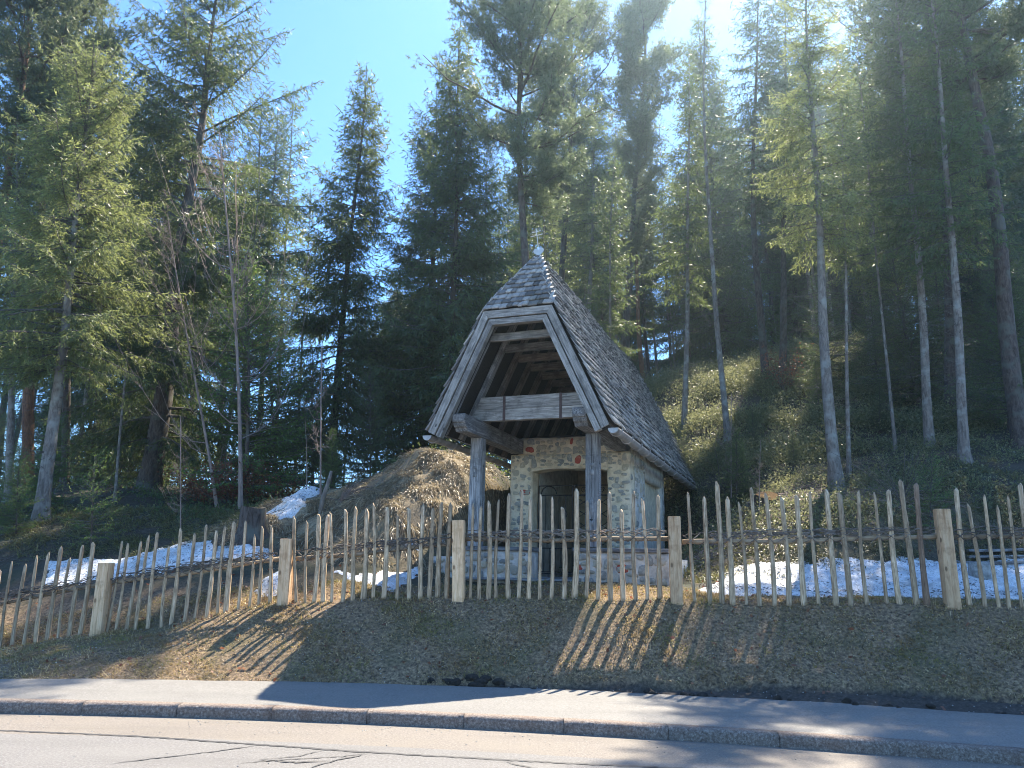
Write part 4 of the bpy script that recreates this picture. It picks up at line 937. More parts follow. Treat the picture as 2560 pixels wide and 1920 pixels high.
PR = {
 'wide': conifer(1, 22, 2.0, 5.2, .85, .6, 6, .12, .62, 1.35, 20, .30, ('bark', 'needle'), irr=.38, comb=.7, tsp=.11, nsp=.045, tl=.17, tww=.036),
 'wide2': conifer(2, 20, 2.5, 3.9, .5, .7, 7, -.1, .5, 1.1, 20, .24, ('bark', 'needled'), irr=.3, comb=.55, tsp=.13),
 'narrow': conifer(3, 18, 1.8, 2.95, .42, .9, 7, -.15, .4, 1.1, 10, .17, ('barkd', 'needle'), irr=.3, comb=.65, tsp=.115),
 'forest': conifer(4, 22, 9, 2.3, .5, .7, 5, -.2, .4, 1., 90, .19, ('bark', 'needled'), irr=.35, comb=.5, tsp=.14),
 'forest2': conifer(5, 20, 7, 1.9, .5, .7, 5, -.1, .4, 1., 110, .15, ('barkg', 'needle'), irr=.4, comb=.5, tsp=.14),
 'thin': conifer(6, 18, 9.5, 1.3, .5, .6, 4, -.2, .4, 1., 80, .095, ('barkg', 'needle'), irr=.4, comb=.5, tsp=.14),
 'light': conifer(7, 14, 4.2, 2.9, .40, .62, 7, -.0, .55, 1.2, 50, .15, ('barkg', 'needlel'), irr=.3, comb=.5, tsp=.10, nsp=.036, tl=.125, tww=.024),
 'lightn': conifer(19, 17, 7.5, 1.75, .42, .6, 6, -.05, .5, 1.1, 70, .16, ('barkg', 'needlel'), irr=.4, comb=.5, tsp=.10, nsp=.036, tl=.125, tww=.024, gap=.2),
 'light2': conifer(17, 17, 6.0, 2.7, .46, .6, 6, -.05, .5, 1.1, 60, .16, ('barkg', 'needlel'), irr=.35, comb=.5, tsp=.12, nsp=.04, tl=.15, tww=.03),
 'young': conifer(8, 6, .4, 1.7, .24, .95, 6, .1, .3, .9, 0, .055, ('bark', 'needley'), tsp=.08, nsp=.045, tl=.09, tww=.02, irr=.25, comb=.2, name='young_spruce'),
 'youngd': conifer(9, 7, .5, 1.9, .26, .9, 6, .1, .3, .9, 0, .06, ('bark', 'needle'), tsp=.09, nsp=.05, tl=.10, tww=.022, irr=.25, comb=.25, name='young_spruce'),
 'sap': conifer(10, 2.6, .5, .8, .2, .9, 4, .1, .2, .7, 0, .02, ('bark', 'needley'), tsp=.06, nsp=.035, tl=.06, tww=.014, irr=.3, comb=.1, name='spruce_sapling'),
 'pine': pine(11, 22, 11.5, 3.5, ncl=1100), 'pineh': pine(22, 23, 13.0, 2.0, ncl=900, r0=.2), 'pine2': pine(12, 23, 12, 3.0, ncl=850), 'pine3': pine(13, 20, 9.5, 2.7, ncl=800, r0=.2),
 'larch': bare(14, 22, 5, 1.7, 110, .35, ('barkg', 'twig'), .14),
 'bshrub': bare(15, 7, 1.2, 2.0, 34, 1.1, ('twigl', 'twigl'), .036, 8, name='bare_birch_sapling'),
 'bstick': bare(16, 3.2, .8, .6, 12, .8, ('twigl', 'twigl'), .018, 4, name='bare_sapling'),
 'snag': bare(18, 5, 1, .5, 9, .1, ('barkg', 'twig'), .055, 1, name='dead_snag'),
}
NT = [0]
def tree(kind, bpx, D, top, label=None, group=None, cat='tree', spin=None, name=None, dz=-.05, bark_=None, trunk_scale=1, only_trunk=False):
    """root at picture column bpx and depth D; the tip points at picture position top"""
    p = PR[kind]; NT[0] += 1; rg = random.Random(NT[0]*13)
    x = float(at(bpx, 1100, D)[0])
    for _ in range(6):
        z = H(x, D); px, py = topx((x, D, z)); x += (bpx-px)*D/1671
    z = H(x, D)+dz; T = at(top[0], top[1], D+(rg.uniform(-.3, .3))); T = Vector(T); B_ = Vector((x, D, z)); d = T-B_; sc_ = d.length/p['H']
    q = d.to_track_quat('Z', 'Y').to_matrix().to_4x4()@Matrix.Rotation(spin if spin is not None else rg.uniform(0, 6.28), 4, 'Z')
    o = bpy.data.objects.new(name or p['name'], None); COL.objects.link(o); o.empty_display_size = .3
    o.matrix_world = Matrix.Translation(B_)@q@Matrix.Diagonal((sc_, sc_, sc_, 1))
    tag(o, label, cat, group)
    for k in ('trunk', 'branches', 'crown'):
        if k in p:
            c_ = bpy.data.objects.new(k, p[k]); COL.objects.link(c_); c_.parent = o
            if k == 'trunk': 
                c_.scale = (trunk_scale, trunk_scale, 1)
                if bark_: c_.material_slots[0].link = 'OBJECT'; c_.material_slots[0].material = M[bark_]
    return o
# named trees, left to right: kind, base column, depth, tip (picture), label
TREES = [
 ('light', 88, 17.3, (185, 95), 'spruce with yellow-green crown and a pale grey trunk leaning right, nearest on the left', dict(trunk_scale=1.25, bark_='barkg')),
 ('pine', -75, 21, (120, -190), 'pine with a reddish trunk leaning in at the top left corner', {}),
 ('pine3', 60, 25, (150, -60), 'pine with dark clumped crown just right of the reddish leaning pine', {}),
 ('wide', 318, 23, (478, -110), 'biggest dark spruce on the left, with a thick trunk and long spreading boughs', dict(trunk_scale=1.25)),
 ('forest', 140, 24, (215, 60), 'dark spruce behind the pale leaning trunk, close on its right', {}),
 ('light2', 20, 20, (40, 240), 'light green spruce cut by the left edge below the pines', {}),
 ('thin', 248, 19.5, (300, 480), 'thin grey spruce stem between the pale leaning trunk and the biggest spruce', {}),
 ('young', 530, 19.5, (525, 545), 'bushy bright green spruce in front of the bare birch', dict(name='young_spruce')),
 ('youngd', 600, 21.5, (590, 600), 'bushy mid-green spruce just right of the brightest bushy one', {}),
 ('forest2', 470, 23, (560, 330), 'spruce with slim grey trunk half hidden behind the bare birch', {}),
 ('narrow', 712, 26, (771, 135), 'slender pointed spruce standing alone against the sky left of the chapel', dict(trunk_scale=1.1)),
 ('narrow', 955, 27, (1000, 62), 'tall spruce with stepped outline nearest the left side of the chapel roof', {}),
 ('wide2', 905, 30, (935, 190), 'dark broad spruce right of the lone pointed spruce', {}),
 ('pine', 1142, 23.5, (1150, -20), 'pine with a straight dark trunk directly behind the finial', dict(trunk_scale=1.15, bark_='bark')),
 ('pine2', 1186, 34, (1215, 10), 'pine with a mossy trunk just right of the heart finial', dict(bark_='bark')),
 ('lightn', 1266, 33, (1292, 180), 'pale green spruce with a slim straight trunk above the chapel ridge', {}),
 ('pineh', 1345, 38, (1380, -45), 'tall pine with dense dark crown right of the gap of sky', dict(bark_='bark')),
 ('forest2', 1318, 27, (1330, 330), 'thin spruce rising from behind the roof ridge', {}),
 ('forest2', 1478, 27, (1485, 120), 'narrow dark spruce between the tall dense pine and the leafless larch', {}),
 ('larch', 1572, 24.5, (1530, -60), 'leafless larch with curved bare branches against the sky', {}),
 ('forest', 1655, 29, (1635, -90), 'dark drooping spruce right of the leafless larch', {}),
 ('forest', 1690, 30, (1700, -40), 'dark straight spruce stem right behind the drooping spruce', {}),
 ('lightn', 1808, 17.6, (1745, -70), 'nearest pale grey spruce trunk on the right slope, with yellow-green upper boughs', dict(trunk_scale=1.15)),
 ('thin', 1834, 18.3, (1820, 190), 'thin stem standing right beside the nearest pale grey trunk', {}),
 ('thin', 1935, 19.5, (1850, 60), 'very thin bent stem between the pale trunk and the pink-brown one', dict(trunk_scale=.7)),
 ('forest2', 2008, 19, (1905, -160), 'leaning spruce with pinkish-brown trunk on the right slope', dict(trunk_scale=1.05)),
 ('pine3', 2062, 21.5, (1925, -130), 'thick rough brown pine trunk behind the pinkish leaning one', dict(trunk_scale=1.45, bark_='bark')),
 ('forest2', 2084, 17.3, (1975, -190), 'slim pale trunk in front of the thick rough brown pine', dict(trunk_scale=1.05)),
 ('pine', 2212, 18.5, (2050, -330), 'stout bent pine trunk at the right edge of the picture', dict(trunk_scale=1.3, bark_='bark')),
 ('forest', 2330, 21, (2260, -250), 'large dark spruce cut off by the right edge', {}),
 ('wide2', 2130, 29, (2080, -150), 'broad dark spruce filling the wood behind the stout bent pine', {}),
 ('light', 1960, 26, (1940, 60), 'mid-sized light green spruce between the brown pine trunks', {}),
 ('forest2', 1880, 30, (1860, 20), 'spruce with open crown behind the pale grey trunk', {}),
 ('young', 1590, 19.5, (1590, 925), 'tiny green spruce on the slope right of the chapel roof', {}),
 ('youngd', 2180, 19.5, (2190, 520), 'bushy dark young spruce beside the stout bent pine', {}),
 ('youngd', 1990, 23, (1930, 480), 'young dark spruce under the light green one on the right', {}),
 ('youngd', 1715, 20, (1715, 930), 'small spruce left of the nearest pale grey trunk', {}),
 ('youngd', 1480, 22, (1480, 930), 'low dark spruce close behind the lower right corner of the chapel roof', {}),
 ('youngd', 1630, 22.5, (1628, 880), 'small dark spruce midway up the slope, left of the leafless sapling', {}),
 ('youngd', 1900, 21.5, (1895, 830), 'small dark spruce on the slope between the thin bent stem and the pale trunk', {}),
 ('young', 1770, 25, (1765, 780), 'small green spruce on the slope just left of the nearest pale grey trunk', {}),
 ('sap', 197, 15.5, (200, 985), 'knee-high green spruce sapling below the pale leaning trunk', dict(cat='sapling')),
 ('young', 35, 16.5, (50, 960), 'bright green young spruce at the left edge by the fence', {}),
 ('young', 100, 18.5, (130, 890), 'green young spruce tucked behind the pale leaning trunk', {}),
 ('young', 715, 17.8, (722, 925), 'small bright green spruce on the mound by the broken snag', {}),
 ('youngd', 800, 22, (800, 780), 'dark young spruce left of the grassy mound top', {}),
 ('sap', 2010, 14.3, (2005, 990), 'spindly spruce sapling behind the fence on the right', dict(cat='sapling')),
 ('bshrub', 520, 18.3, (500, 280), 'tall bare birch with pinkish branches fanning upwards', {}),
 ('bshrub', 470, 18.9, (380, 470), 'bare birch leaning left under the big spruce', {}),
 ('bstick', 391, 15.7, (392, 900), 'thin bare sapling rising behind the long snow bank', dict(cat='sapling')),
 ('bstick', 693, 16.9, (700, 740), 'thin bare sapling on the snowy side of the mound', dict(cat='sapling')),
 ('snag', 662, 17.6, (664, 900), 'broken grey snag standing behind the snow patch', dict(cat='dead tree')),
 ('bstick', 1580, 19.5, (1583, 850), 'thin pale bare stem on the bright slope right of the chapel', dict(cat='sapling')),
 ('bstick', 1640, 16.5, (1645, 950), 'small leafless twig tree right behind the cut stump', dict(cat='sapling')),
]
for k, b, D_, t_, lb, kw in TREES: tree(k, b, D_, t_, lb, **kw)
# rows of the wood further back
rg_ = random.Random(5)
BACK = []
for px in list(range(-60, 640, 34)): BACK.append((px+rg_.uniform(-14, 14), rg_.uniform(27, 42), rg_.uniform(120, 430), 'forest' if rg_.random() < .5 else rg_.choice(['forest2', 'thin', 'thin', 'wide2']), 'L'))
for px in (735, 790, 832, 868, 890): BACK.append((px, rg_.uniform(38, 46), rg_.uniform(560, 700), rg_.choice(['thin', 'pine3']), 'M'))
for px in list(range(1040, 1560, 38)): BACK.append((px+rg_.uniform(-14, 14), rg_.uniform(36, 50), rg_.uniform(190, 420), rg_.choice(['forest', 'forest2', 'thin', 'thin', 'pine3']), 'C'))
for px in list(range(1560, 2300, 32)): BACK.append((px+rg_.uniform(-12, 12), rg_.uniform(33, 50), rg_.uniform(40, 300), rg_.choice(['forest2', 'thin', 'thin', 'forest2', 'narrow']), 'R'))
for px in list(range(1030, 1620, 26)): BACK.append((px+rg_.uniform(-12, 12), rg_.uniform(44, 58), rg_.uniform(260, 470), rg_.choice(['forest', 'wide2', 'forest2', 'thin', 'narrow']), 'C'))
for px in list(range(1600, 2300, 36)): BACK.append((px+rg_.uniform(-12, 12), rg_.uniform(46, 60), rg_.uniform(60, 330), rg_.choice(['forest', 'wide2', 'forest2', 'narrow']), 'R'))
for px in list(range(-40, 900, 60))+list(range(1820, 2300, 60)): BACK.append((px+rg_.uniform(-20, 20), rg_.uniform(22, 30), None, 'youngd', 'Y'))
LB = {'L': ('slim dark spruce in the far rows of the wood on the left', 'far spruces on the left'), 'M': ('thin conifer far off in the gap left of the chapel', 'far conifers in the gap'),
      'C': ('slim conifer in the far rows of the wood behind the chapel roof', 'far conifers behind the chapel'), 'R': ('slim dark spruce in the far rows of the wooded hill on the right', 'far spruces on the right hill'),
      'Y': ('low dark spruce of the undergrowth between the big trunks', 'low spruces of the undergrowth')}
REFS = [(70, 'the pale leaning trunk'), (325, 'the biggest dark spruce'), (560, 'the bright bushy spruces'), (735, 'the lone pointed spruce'), (958, 'the stepped spruce beside the roof'), (1145, 'the pine behind the finial'),
        (1365, 'the tall dense-crowned pine'), (1570, 'the leafless larch'), (1790, 'the nearest pale grey trunk'), (2030, 'the thick rough brown pine'), (2180, 'the stout bent pine')]
DESC = {'L': 'slim far spruce', 'M': 'thin far conifer', 'C': 'slim conifer far behind the chapel roof', 'R': 'slim far hill spruce', 'Y': 'low dark undergrowth spruce'}
ORD = ['first', 'second', 'third', 'fourth', 'fifth', 'sixth', 'seventh', 'eighth', 'ninth', 'tenth']
FAR = {}
def far_key(px, g):
    rx, rn = min(REFS, key=lambda r: abs(r[0]-px)); return (g, rn, 'left' if px < rx else 'right'), abs(rx-px)
for px, D_, ty, k, g in BACK:
    if g == 'Y': ty = topx((0, D_, H(float(at(px, 1000, D_)[0]), D_)+rg_.uniform(2.5, 5.5)))[1]
    bx_ = float(at(px, 1000, D_)[0]); hid = False
    if D_ > 43.9 and g == 'C' and k == 'narrow': k = 'forest2'
    for (hx, hy) in ((7.4, 29.5),):
        ax_, ay_ = bx_-hx, D_-hy; al = ax_*.5+ay_*.866; hid |= 1 < al < 17 and abs(ax_*.866-ay_*.5) < 1.0
    if hid and g != 'Y': continue
    o_t = tree(k, px, D_, (px+(1106-px)*(.10 if g != 'Y' else .02)+rg_.uniform(-12, 12), ty), LB[g][0], LB[g][1])
    key, dist_ = far_key(px, g); FAR.setdefault(key, []).append((dist_, len(FAR)*100+len(FAR.get(key, [])), o_t))
for (g, rn, side_), l in FAR.items():
    l.sort(key=lambda e: e[:2])
    for i, e in enumerate(l): e[2]['label'] = (ORD[min(i, 9)]+' ' if len(l) > 1 else '')+DESC[g]+' '+side_+' of '+rn
# ------------------------------------------------------------------ snow patches
def hit(px, py):
    """where the sight line of a picture point first meets the ground"""
    d = ray(px, py); d = d/d[1]; ys_ = np.linspace(9.0, 40, 1500); X = CAM[0]+d[0]*ys_; Z = CAM[2]+d[2]*ys_; g = Z-height(X, ys_); i = int(np.argmax(g < 0))
    if g[i] >= 0: i = len(ys_)-1
    return np.array([X[i], ys_[i]])
SNOWP = []
def snow(outline, label, thick=.07, seed=0, res=.05, world=None):
    P = np.array(world) if world is not None else np.array([hit(*p) for p in outline]); SNOWP.append(P); x0, y0 = P.min(0)-.1; x1, y1 = P.max(0)+.1
    gx, gy = np.meshgrid(np.arange(x0, x1, res), np.arange(y0, y1, res)); q = np.stack([gx.ravel(), gy.ravel()], -1)
    ins = np.zeros(len(q), bool); dm = np.full(len(q), 9.); n = len(P)
    for i in range(n):
        a, b = P[i], P[(i+1) % n]
        c1 = (a[1] > q[:, 1]) != (b[1] > q[:, 1]); xx = (b[0]-a[0])*(q[:, 1]-a[1])/((b[1]-a[1]) if abs(b[1]-a[1]) > 1e-9 else 1e-9)+a[0]; ins ^= c1 & (q[:, 0] < xx)
        ab = b-a; t = np.clip(((q-a)@ab)/(ab@ab+1e-9), 0, 1); dm = np.minimum(dm, np.linalg.norm(q-a-t[:, None]*ab, axis=1))
    sd = np.where(ins, dm, -dm)+.10*wob(q[:, 0], q[:, 1], 5, seed)+.06*wob(q[:, 0], q[:, 1], 13, seed+1)+.02*wob(q[:, 0], q[:, 1], 37, seed+2)
    h = (np.clip(sd, 0, .5)/.5)**.75*thick*(.9+.35*wob(q[:, 0], q[:, 1], 5, seed+3)+.15*wob(q[:, 0], q[:, 1], 14, seed+4))
    h = h+(.035*np.abs(wob(q[:, 0], q[:, 1], 11, seed+5))-.03*np.abs(wob(q[:, 0], q[:, 1], 23, seed+6))+.018*wob(q[:, 0], q[:, 1], 41, seed+7))*np.clip(sd*6, 0, 1)
    z = height(q[:, 0], q[:, 1])+np.where(sd > 0, h, -.05); V = np.stack([q[:, 0], q[:, 1], z], -1); r_, c_2 = gx.shape
    ii = np.arange(r_*c_2).reshape(r_, c_2); F = np.stack([ii[:-1, :-1], ii[:-1, 1:], ii[1:, 1:], ii[1:, :-1]], -1).reshape(-1, 4)
    F = F[(sd[F] > -res*1.5).any(1)]; used = np.unique(F); rm = np.full(len(V), -1); rm[used] = np.arange(len(used))
    o = link('snow_patch', npmesh('snow_patch', V[used], rm[F], True, [M['snow']])); tag(o, label, 'snow patch', 'old snow patches'); return o
snow([(95, 1262), (110, 1212), (200, 1210), (300, 1200), (330, 1190), (410, 1168), (470, 1180), (600, 1188), (610, 1205), (500, 1215), (420, 1222), (360, 1235), (250, 1250), (180, 1262)], 'long low bank of dirty snow behind the left part of the fence', .10, 1)
snow([(567, 1108), (610, 1085), (640, 1070), (690, 1062), (700, 1068), (665, 1080), (655, 1090), (652, 1105), (640, 1120), (625, 1135), (612, 1140), (600, 1128)], 'clean snow patch on the flank of the grassy mound', .14, 2)
snow([(550, 1278), (580, 1245), (605, 1232), (625, 1240), (622, 1262), (610, 1290), (560, 1292)], 'small snow patch behind the second fence post from the left', .06, 3)
snow([(722, 1236), (800, 1238), (860, 1236), (905, 1224), (905, 1250), (870, 1262), (860, 1280), (820, 1274), (790, 1262), (745, 1248)], 'flat snow patch left of the low stone wall', .07, 4)
snow([(1508, 1278), (1560, 1240), (1600, 1222), (1700, 1212), (1800, 1208), (1900, 1205), (2000, 1207), (2150, 1210), (2400, 1205), (2480, 1240), (2400, 1298), (2212, 1296), (2050, 1292), (1900, 1290), (1700, 1288), (1560, 1286)], 'big heap of dirty snow behind the right part of the fence', .10, 5)
snow([(168, 1483), (190, 1478), (210, 1481), (205, 1487), (180, 1488)], 'tiny snow remnant on the bank above the pavement', .03, 6, .02)
snow([(840, 1185), (900, 1172), (960, 1170), (960, 1178), (900, 1186)], 'thin snow strip behind the rail at the foot of the mound', .05, 7)
# ------------------------------------------------------------------ grass, as blades
def blades(name, P, ln, wd, dirs, label_mat, segs=2, rg=None, curl=.5):
    """P (n,3) roots, dirs (n,3) growing direction, bending down with length"""
    n = len(P); S = unit(np.cross(dirs, rg.normal(size=(n, 3)))); dn = np.array([0, 0, -1.])
    out = []; cur = P.copy(); d = dirs.copy()
    rows = [P-S*wd[:, None]/2, P+S*wd[:, None]/2]
    for k in range(segs):
        d = unit(d+dn*curl*(k+.3)); cur = cur+d*(ln/segs)[:, None]
        if k < segs-1: rows += [cur-S*wd[:, None]*.4, cur+S*wd[:, None]*.4]
        else: rows += [cur]
    V = np.stack(rows, 1); m_ = V.shape[1]; i = np.arange(n)[:, None]*m_
    Q = [i+np.array([[2*k, 2*k+1, 2*k+3, 2*k+2]]) for k in range(segs-1)]; T = [i+np.array([[m_-3, m_-2, m_-1]])]
    fl = ([np.concatenate(Q)] if Q else [])+[np.concatenate(T)]
    return tag(link(name, npmesh(name, V.reshape(-1, 3), fl, False, [label_mat])), kind='stuff')
gr = np.random.default_rng(99)
def nosnow(x, y):
    k = np.ones(len(x), bool)
    for P in SNOWP:
        ins = np.zeros(len(x), bool); n = len(P)
        for i in range(n):
            a, b = P[i], P[(i+1) % n]; c1 = (a[1] > y) != (b[1] > y); xx = (b[0]-a[0])*(y-a[1])/((b[1]-a[1]) if abs(b[1]-a[1]) > 1e-9 else 1e-9)+a[0]; ins ^= c1 & (x < xx)
        k &= ~ins
    return k.astype(float)
def scatter(n, x0, x1, y0, y1, mask=None):
    x = gr.uniform(x0, x1, n); y = gr.uniform(y0, y1, n)
    if mask is not None: k = gr.uniform(0, 1, n) < mask(x, y); x, y = x[k], y[k]
    return x, y
def slope_dir(x, y):
    e = .15; gx = (height(x+e, y)-height(x-e, y))/(2*e); gy = (height(x, y+e)-height(x, y-e))/(2*e); n = np.stack([-gx, -gy, np.ones_like(gx)], -1); dn = np.stack([-gx, -gy, -(gx**2+gy**2)], -1); return unit(n), dn
x, y = scatter(330000, -9, 9.5, 8.6, 13.2, lambda x, y: ((y > yback(x)+.05+(.22+.12*smooth((x-1)/4))*smooth((x+1.2)/1.5)) & (y < yfence(x)+1.3)) * np.clip(.55+.6*wob(x, y, 2.7, 9)+.3*wob(x, y, 9, 3), .12, 1))
nn, dn = slope_dir(x, y); d = unit(nn*.5+dn*.3+gr.normal(size=(len(x), 3))*.45+[0, 0, .15]); P = np.stack([x, y, height(x, y)-.004], -1)
blades('bank_grass', P, gr.uniform(.02, .07, len(x))*(.6+.9*np.clip(.5+wob(x, y, 3.3, 21), 0, 1)), gr.uniform(.005, .011, len(x)), d, M['bankgrass'], 2, gr, .5)
# long withered grass hanging down the mound and the slope behind the right snow
def tuss(x, y, f=8): return np.clip(.5+.9*wob(x, y, f, 4), .05, 1)
x, y = scatter(190000, -6.3, .2, 13.8, 18.6, lambda x, y: np.clip(strawmask(x, y)*1.6, 0, 1)*np.clip(tuss(x, y, 5)*1.2-.12, 0, 1)*nosnow(x, y))
nn, dn = slope_dir(x, y); d = unit(nn*.55+dn*.5+gr.normal(size=(len(x), 3))*.4); P = np.stack([x, y, height(x, y)-.01], -1); stp = np.clip((1-nn[:, 2])*6, .5, 1)*np.where(y < 15.9, 1.1, .75)
d = unit(nn*.4+dn*.9*np.where(y < 15.8, 1, .5)[:, None]+gr.normal(size=(len(x), 3))*.35)
blades('dry_grass', P, gr.uniform(.10, .36, len(x))*stp*(.4+.8*tuss(x, y, 3)), gr.uniform(.008, .018, len(x)), d, M['drygrass'], 3, gr, .45)
x, y = scatter(90000, 3.2, 11, 12.6, 17.5, lambda x, y: smooth((y-13.2-.3*wob(x, y, 1.5, 2))/.8)*tuss(x, y, 4)*np.clip(1.2-(y-13.4)/5, .1, 1))
nn, dn = slope_dir(x, y); d = unit(nn*.55+dn*.5+gr.normal(size=(len(x), 3))*.4); P = np.stack([x, y, height(x, y)-.01], -1)
blades('slope_grass', P, gr.uniform(.08, .22, len(x)), gr.uniform(.009, .018, len(x)), d, M['slopegrass'], 3, gr, .45)
x, y = scatter(60000, -13, -5.2, 13.5, 19, lambda x, y: smooth((y-15)/1)*tuss(x, y, 4))
nn, dn = slope_dir(x, y); d = unit(nn*.6+dn*.4+gr.normal(size=(len(x), 3))*.4); P = np.stack([x, y, height(x, y)-.01], -1)
blades('forest_grass', P, gr.uniform(.08, .24, len(x)), gr.uniform(.009, .018, len(x)), d, M['slopegrass'], 3, gr, .4)
# leafy undergrowth: small leaves on low clumps
def undergrowth(name, n, x0, x1, y0, y1, mask, hgt, mt, size=.05, per=9):
    x, y = scatter(n, x0, x1, y0, y1, mask); z = height(x, y); C_ = np.stack([x, y, z], -1); h = gr.uniform(.25, 1, len(x))*hgt*(.5+.8*np.clip(.5+wob(x, y, 2.2, 5), 0, 1))
    idx = np.repeat(np.arange(len(x)), per); P = C_[idx]+gr.normal(size=(len(idx), 3))*[.13, .13, .06]; P[:, 2] += h[idx]*gr.uniform(.1, 1, len(idx)); D = unit(gr.normal(size=(len(idx), 3))*.8+[0, 0, .5])
    V, F = tufts(P, D, size, size*.55, gr); tag(link(name, npmesh(name, V, F, False, [mt])), kind='stuff')
undergrowth('bilberry_undergrowth', 42000, 1.5, 16, 20, 38, lambda x, y: smooth((y-18.5)/3)*np.clip(.5+1.1*wob(x, y, 1.3, 8), .03, 1), .75, M['under'], .075, 11)
undergrowth('forest_undergrowth', 9000, -18, 3, 17, 32, lambda x, y: np.clip(.3+.8*wob(x, y, 1.1, 2), .04, 1)*(1-strawmask(x, y)), .35, M['needle'], .07, 8)
undergrowth('slope_undergrowth', 26000, 2.5, 16, 14.6, 24, lambda x, y: np.clip(.35+.8*wob(x, y, 1.3, 7), .06, 1), .28, M['under'], .055, 8)
# fallen twigs and leaf litter
def litter(name, n, x0, x1, y0, y1, mask, ln0, ln1, r, mt):
    x, y = scatter(n, x0, x1, y0, y1, mask); a = gr.uniform(0, 6.28, len(x)); l_ = gr.uniform(ln0, ln1, len(x)); pts = []
    for k, t in enumerate((-.5, 0, .5)):
        X = x+np.cos(a)*l_*t; Y = y+np.sin(a)*l_*t; pts.append(np.stack([X+gr.normal(size=len(x))*.03, Y, height(X, Y)+r+gr.uniform(0, .10, len(x))*(abs(t)+.2)], -1))
    P = np.stack(pts, 1); V, F = tubes(P, np.repeat(np.array([[r, r*.8, r*.4]]), len(x), 0), 3); tag(link(name, npmesh(name, V, F, False, [mt])), kind='stuff')
litter('fallen_twigs', 1500, -14, 14, 14.5, 24, lambda x, y: .8*(np.abs(x-.8) > 2.4), .3, 1.6, .007, M['twig'])
litter('brush_pile_twigs', 500, 3.2, 8.5, 15.2, 18.5, lambda x, y: 1-.5*smooth((y-17)/1.5), .5, 2.2, .011, M['twigl'])
x, y = scatter(2600, -9, 9.5, 8.6, 12.8, lambda x, y: (y > yback(x)-.03) & (y < yfence(x)+.5)); z = height(x, y)
r_p = gr.uniform(.003, .011, len(x)); oc = np.array([(1, 0, 0), (-1, 0, 0), (0, 1, 0), (0, -1, 0), (0, 0, .7), (0, 0, -.5)]); V = (np.stack([x, y, z+.012], -1)[:, None, :]+oc[None]*r_p[:, None, None]*gr.uniform(.6, 1.4, (len(x), 6, 1))).reshape(-1, 3)
of = np.array([(0, 2, 4), (2, 1, 4), (1, 3, 4), (3, 0, 4), (2, 0, 5), (1, 2, 5), (3, 1, 5), (0, 3, 5)]); F = (np.arange(len(x))[:, None, None]*6+of[None]).reshape(-1, 3)
tag(link('pebbles', npmesh('pebbles', V, F, False, [M['pebble']])), kind='stuff')
x, y = scatter(900, -9, 9.5, 8.8, 14, lambda x, y: (y > yback(x)-.05)); P = np.stack([x, y, height(x, y)+.02], -1); D = unit(gr.normal(size=(len(x), 3))*[1, 1, .25]); V, F = tufts(P, D, .06, .04, gr)
tag(link('leaf_litter', npmesh('leaf_litter', V, F, False, [M['beech']])), kind='stuff')
for (a0, a1, b0, b1, n_) in ((-9, -3, 12.6, 17.5, 5000), (2.5, 9.5, 11.3, 14.6, 7000)):
    x, y = scatter(n_, a0, a1, b0, b1, lambda x, y: 1-nosnow(x, y)); P = np.stack([x, y, height(x, y)+.05+gr.uniform(0, .05, len(x))], -1); D = unit(gr.normal(size=(len(x), 3))*[1, 1, .15]); V, F = tufts(P, D, .05, .012, gr)
    tag(link('needle_litter', npmesh('needle_litter', V, F, False, [M['barkd']])), kind='stuff')
x, y = scatter(5200, -7, 6.5, 6.4, 9.2, lambda x, y: np.exp(-np.abs(y-ykerb(x)+.10)/.16)*(y < ykerb(x)-.008)+.03*(y < ykerb(x)-.02)); r_p = gr.uniform(.002, .008, len(x))
V = (np.stack([x, y, r_p*.5], -1)[:, None, :]+oc[None]*r_p[:, None, None]*gr.uniform(.6, 1.4, (len(x), 6, 1))).reshape(-1, 3); F = (np.arange(len(x))[:, None, None]*6+of[None]).reshape(-1, 3)
tag(link('road_grit', npmesh('road_grit', V, F, False, [M['stone']])), kind='stuff')
# dark eroded clods under the turf edge
def clods(name, pts, mt, seed, label=None, cat=None):
    parts = []; rg = random.Random(seed)
    bm = bmesh.new()
    for (a, b, c, r) in pts:
        s_b = bmesh.ops.create_icosphere(bm, subdivisions=3, radius=r); 
        for v in s_b['verts']:
            v.co = Vector((v.co.x*1.3, v.co.y*.8, v.co.z*.8)); v.co += Vector(mn.noise_vector(v.co*14+Vector((a*9, b, 0))))*r*.5; v.co += Vector((a, b, c))
    me = bpy.data.meshes.new(name); bm.to_mesh(me); bm.free()
    o = link(name, me, None, mt); tag(o, label, cat) if label else tag(o, kind='stuff'); return o
cl = []
for i in range(46):
    x_ = rnd.uniform(-1.0, 6.5) if i > 14 else rnd.uniform(-.75, .15); y_ = float(yback(x_))+rnd.uniform(.02, .14)+(.10 if i <= 14 else 0); cl.append((x_, y_, H(x_, y_)+rnd.uniform(-.01, .02), rnd.uniform(.02, .05) if i > 14 else rnd.uniform(.03, .07)))
m, N, L, B = mat('black_soil'); v = coords(N, L); g = nz(N, L, v, 25, 5, .7); L.new(ramp(N, L, g, [(.3, (.008, .006, .005)), (.7, (.045, .035, .027))]), B.inputs['Base Color']); B.inputs['Roughness'].default_value = 1; M['soil'] = m
clods('soil_clods', cl, M['soil'], 4)
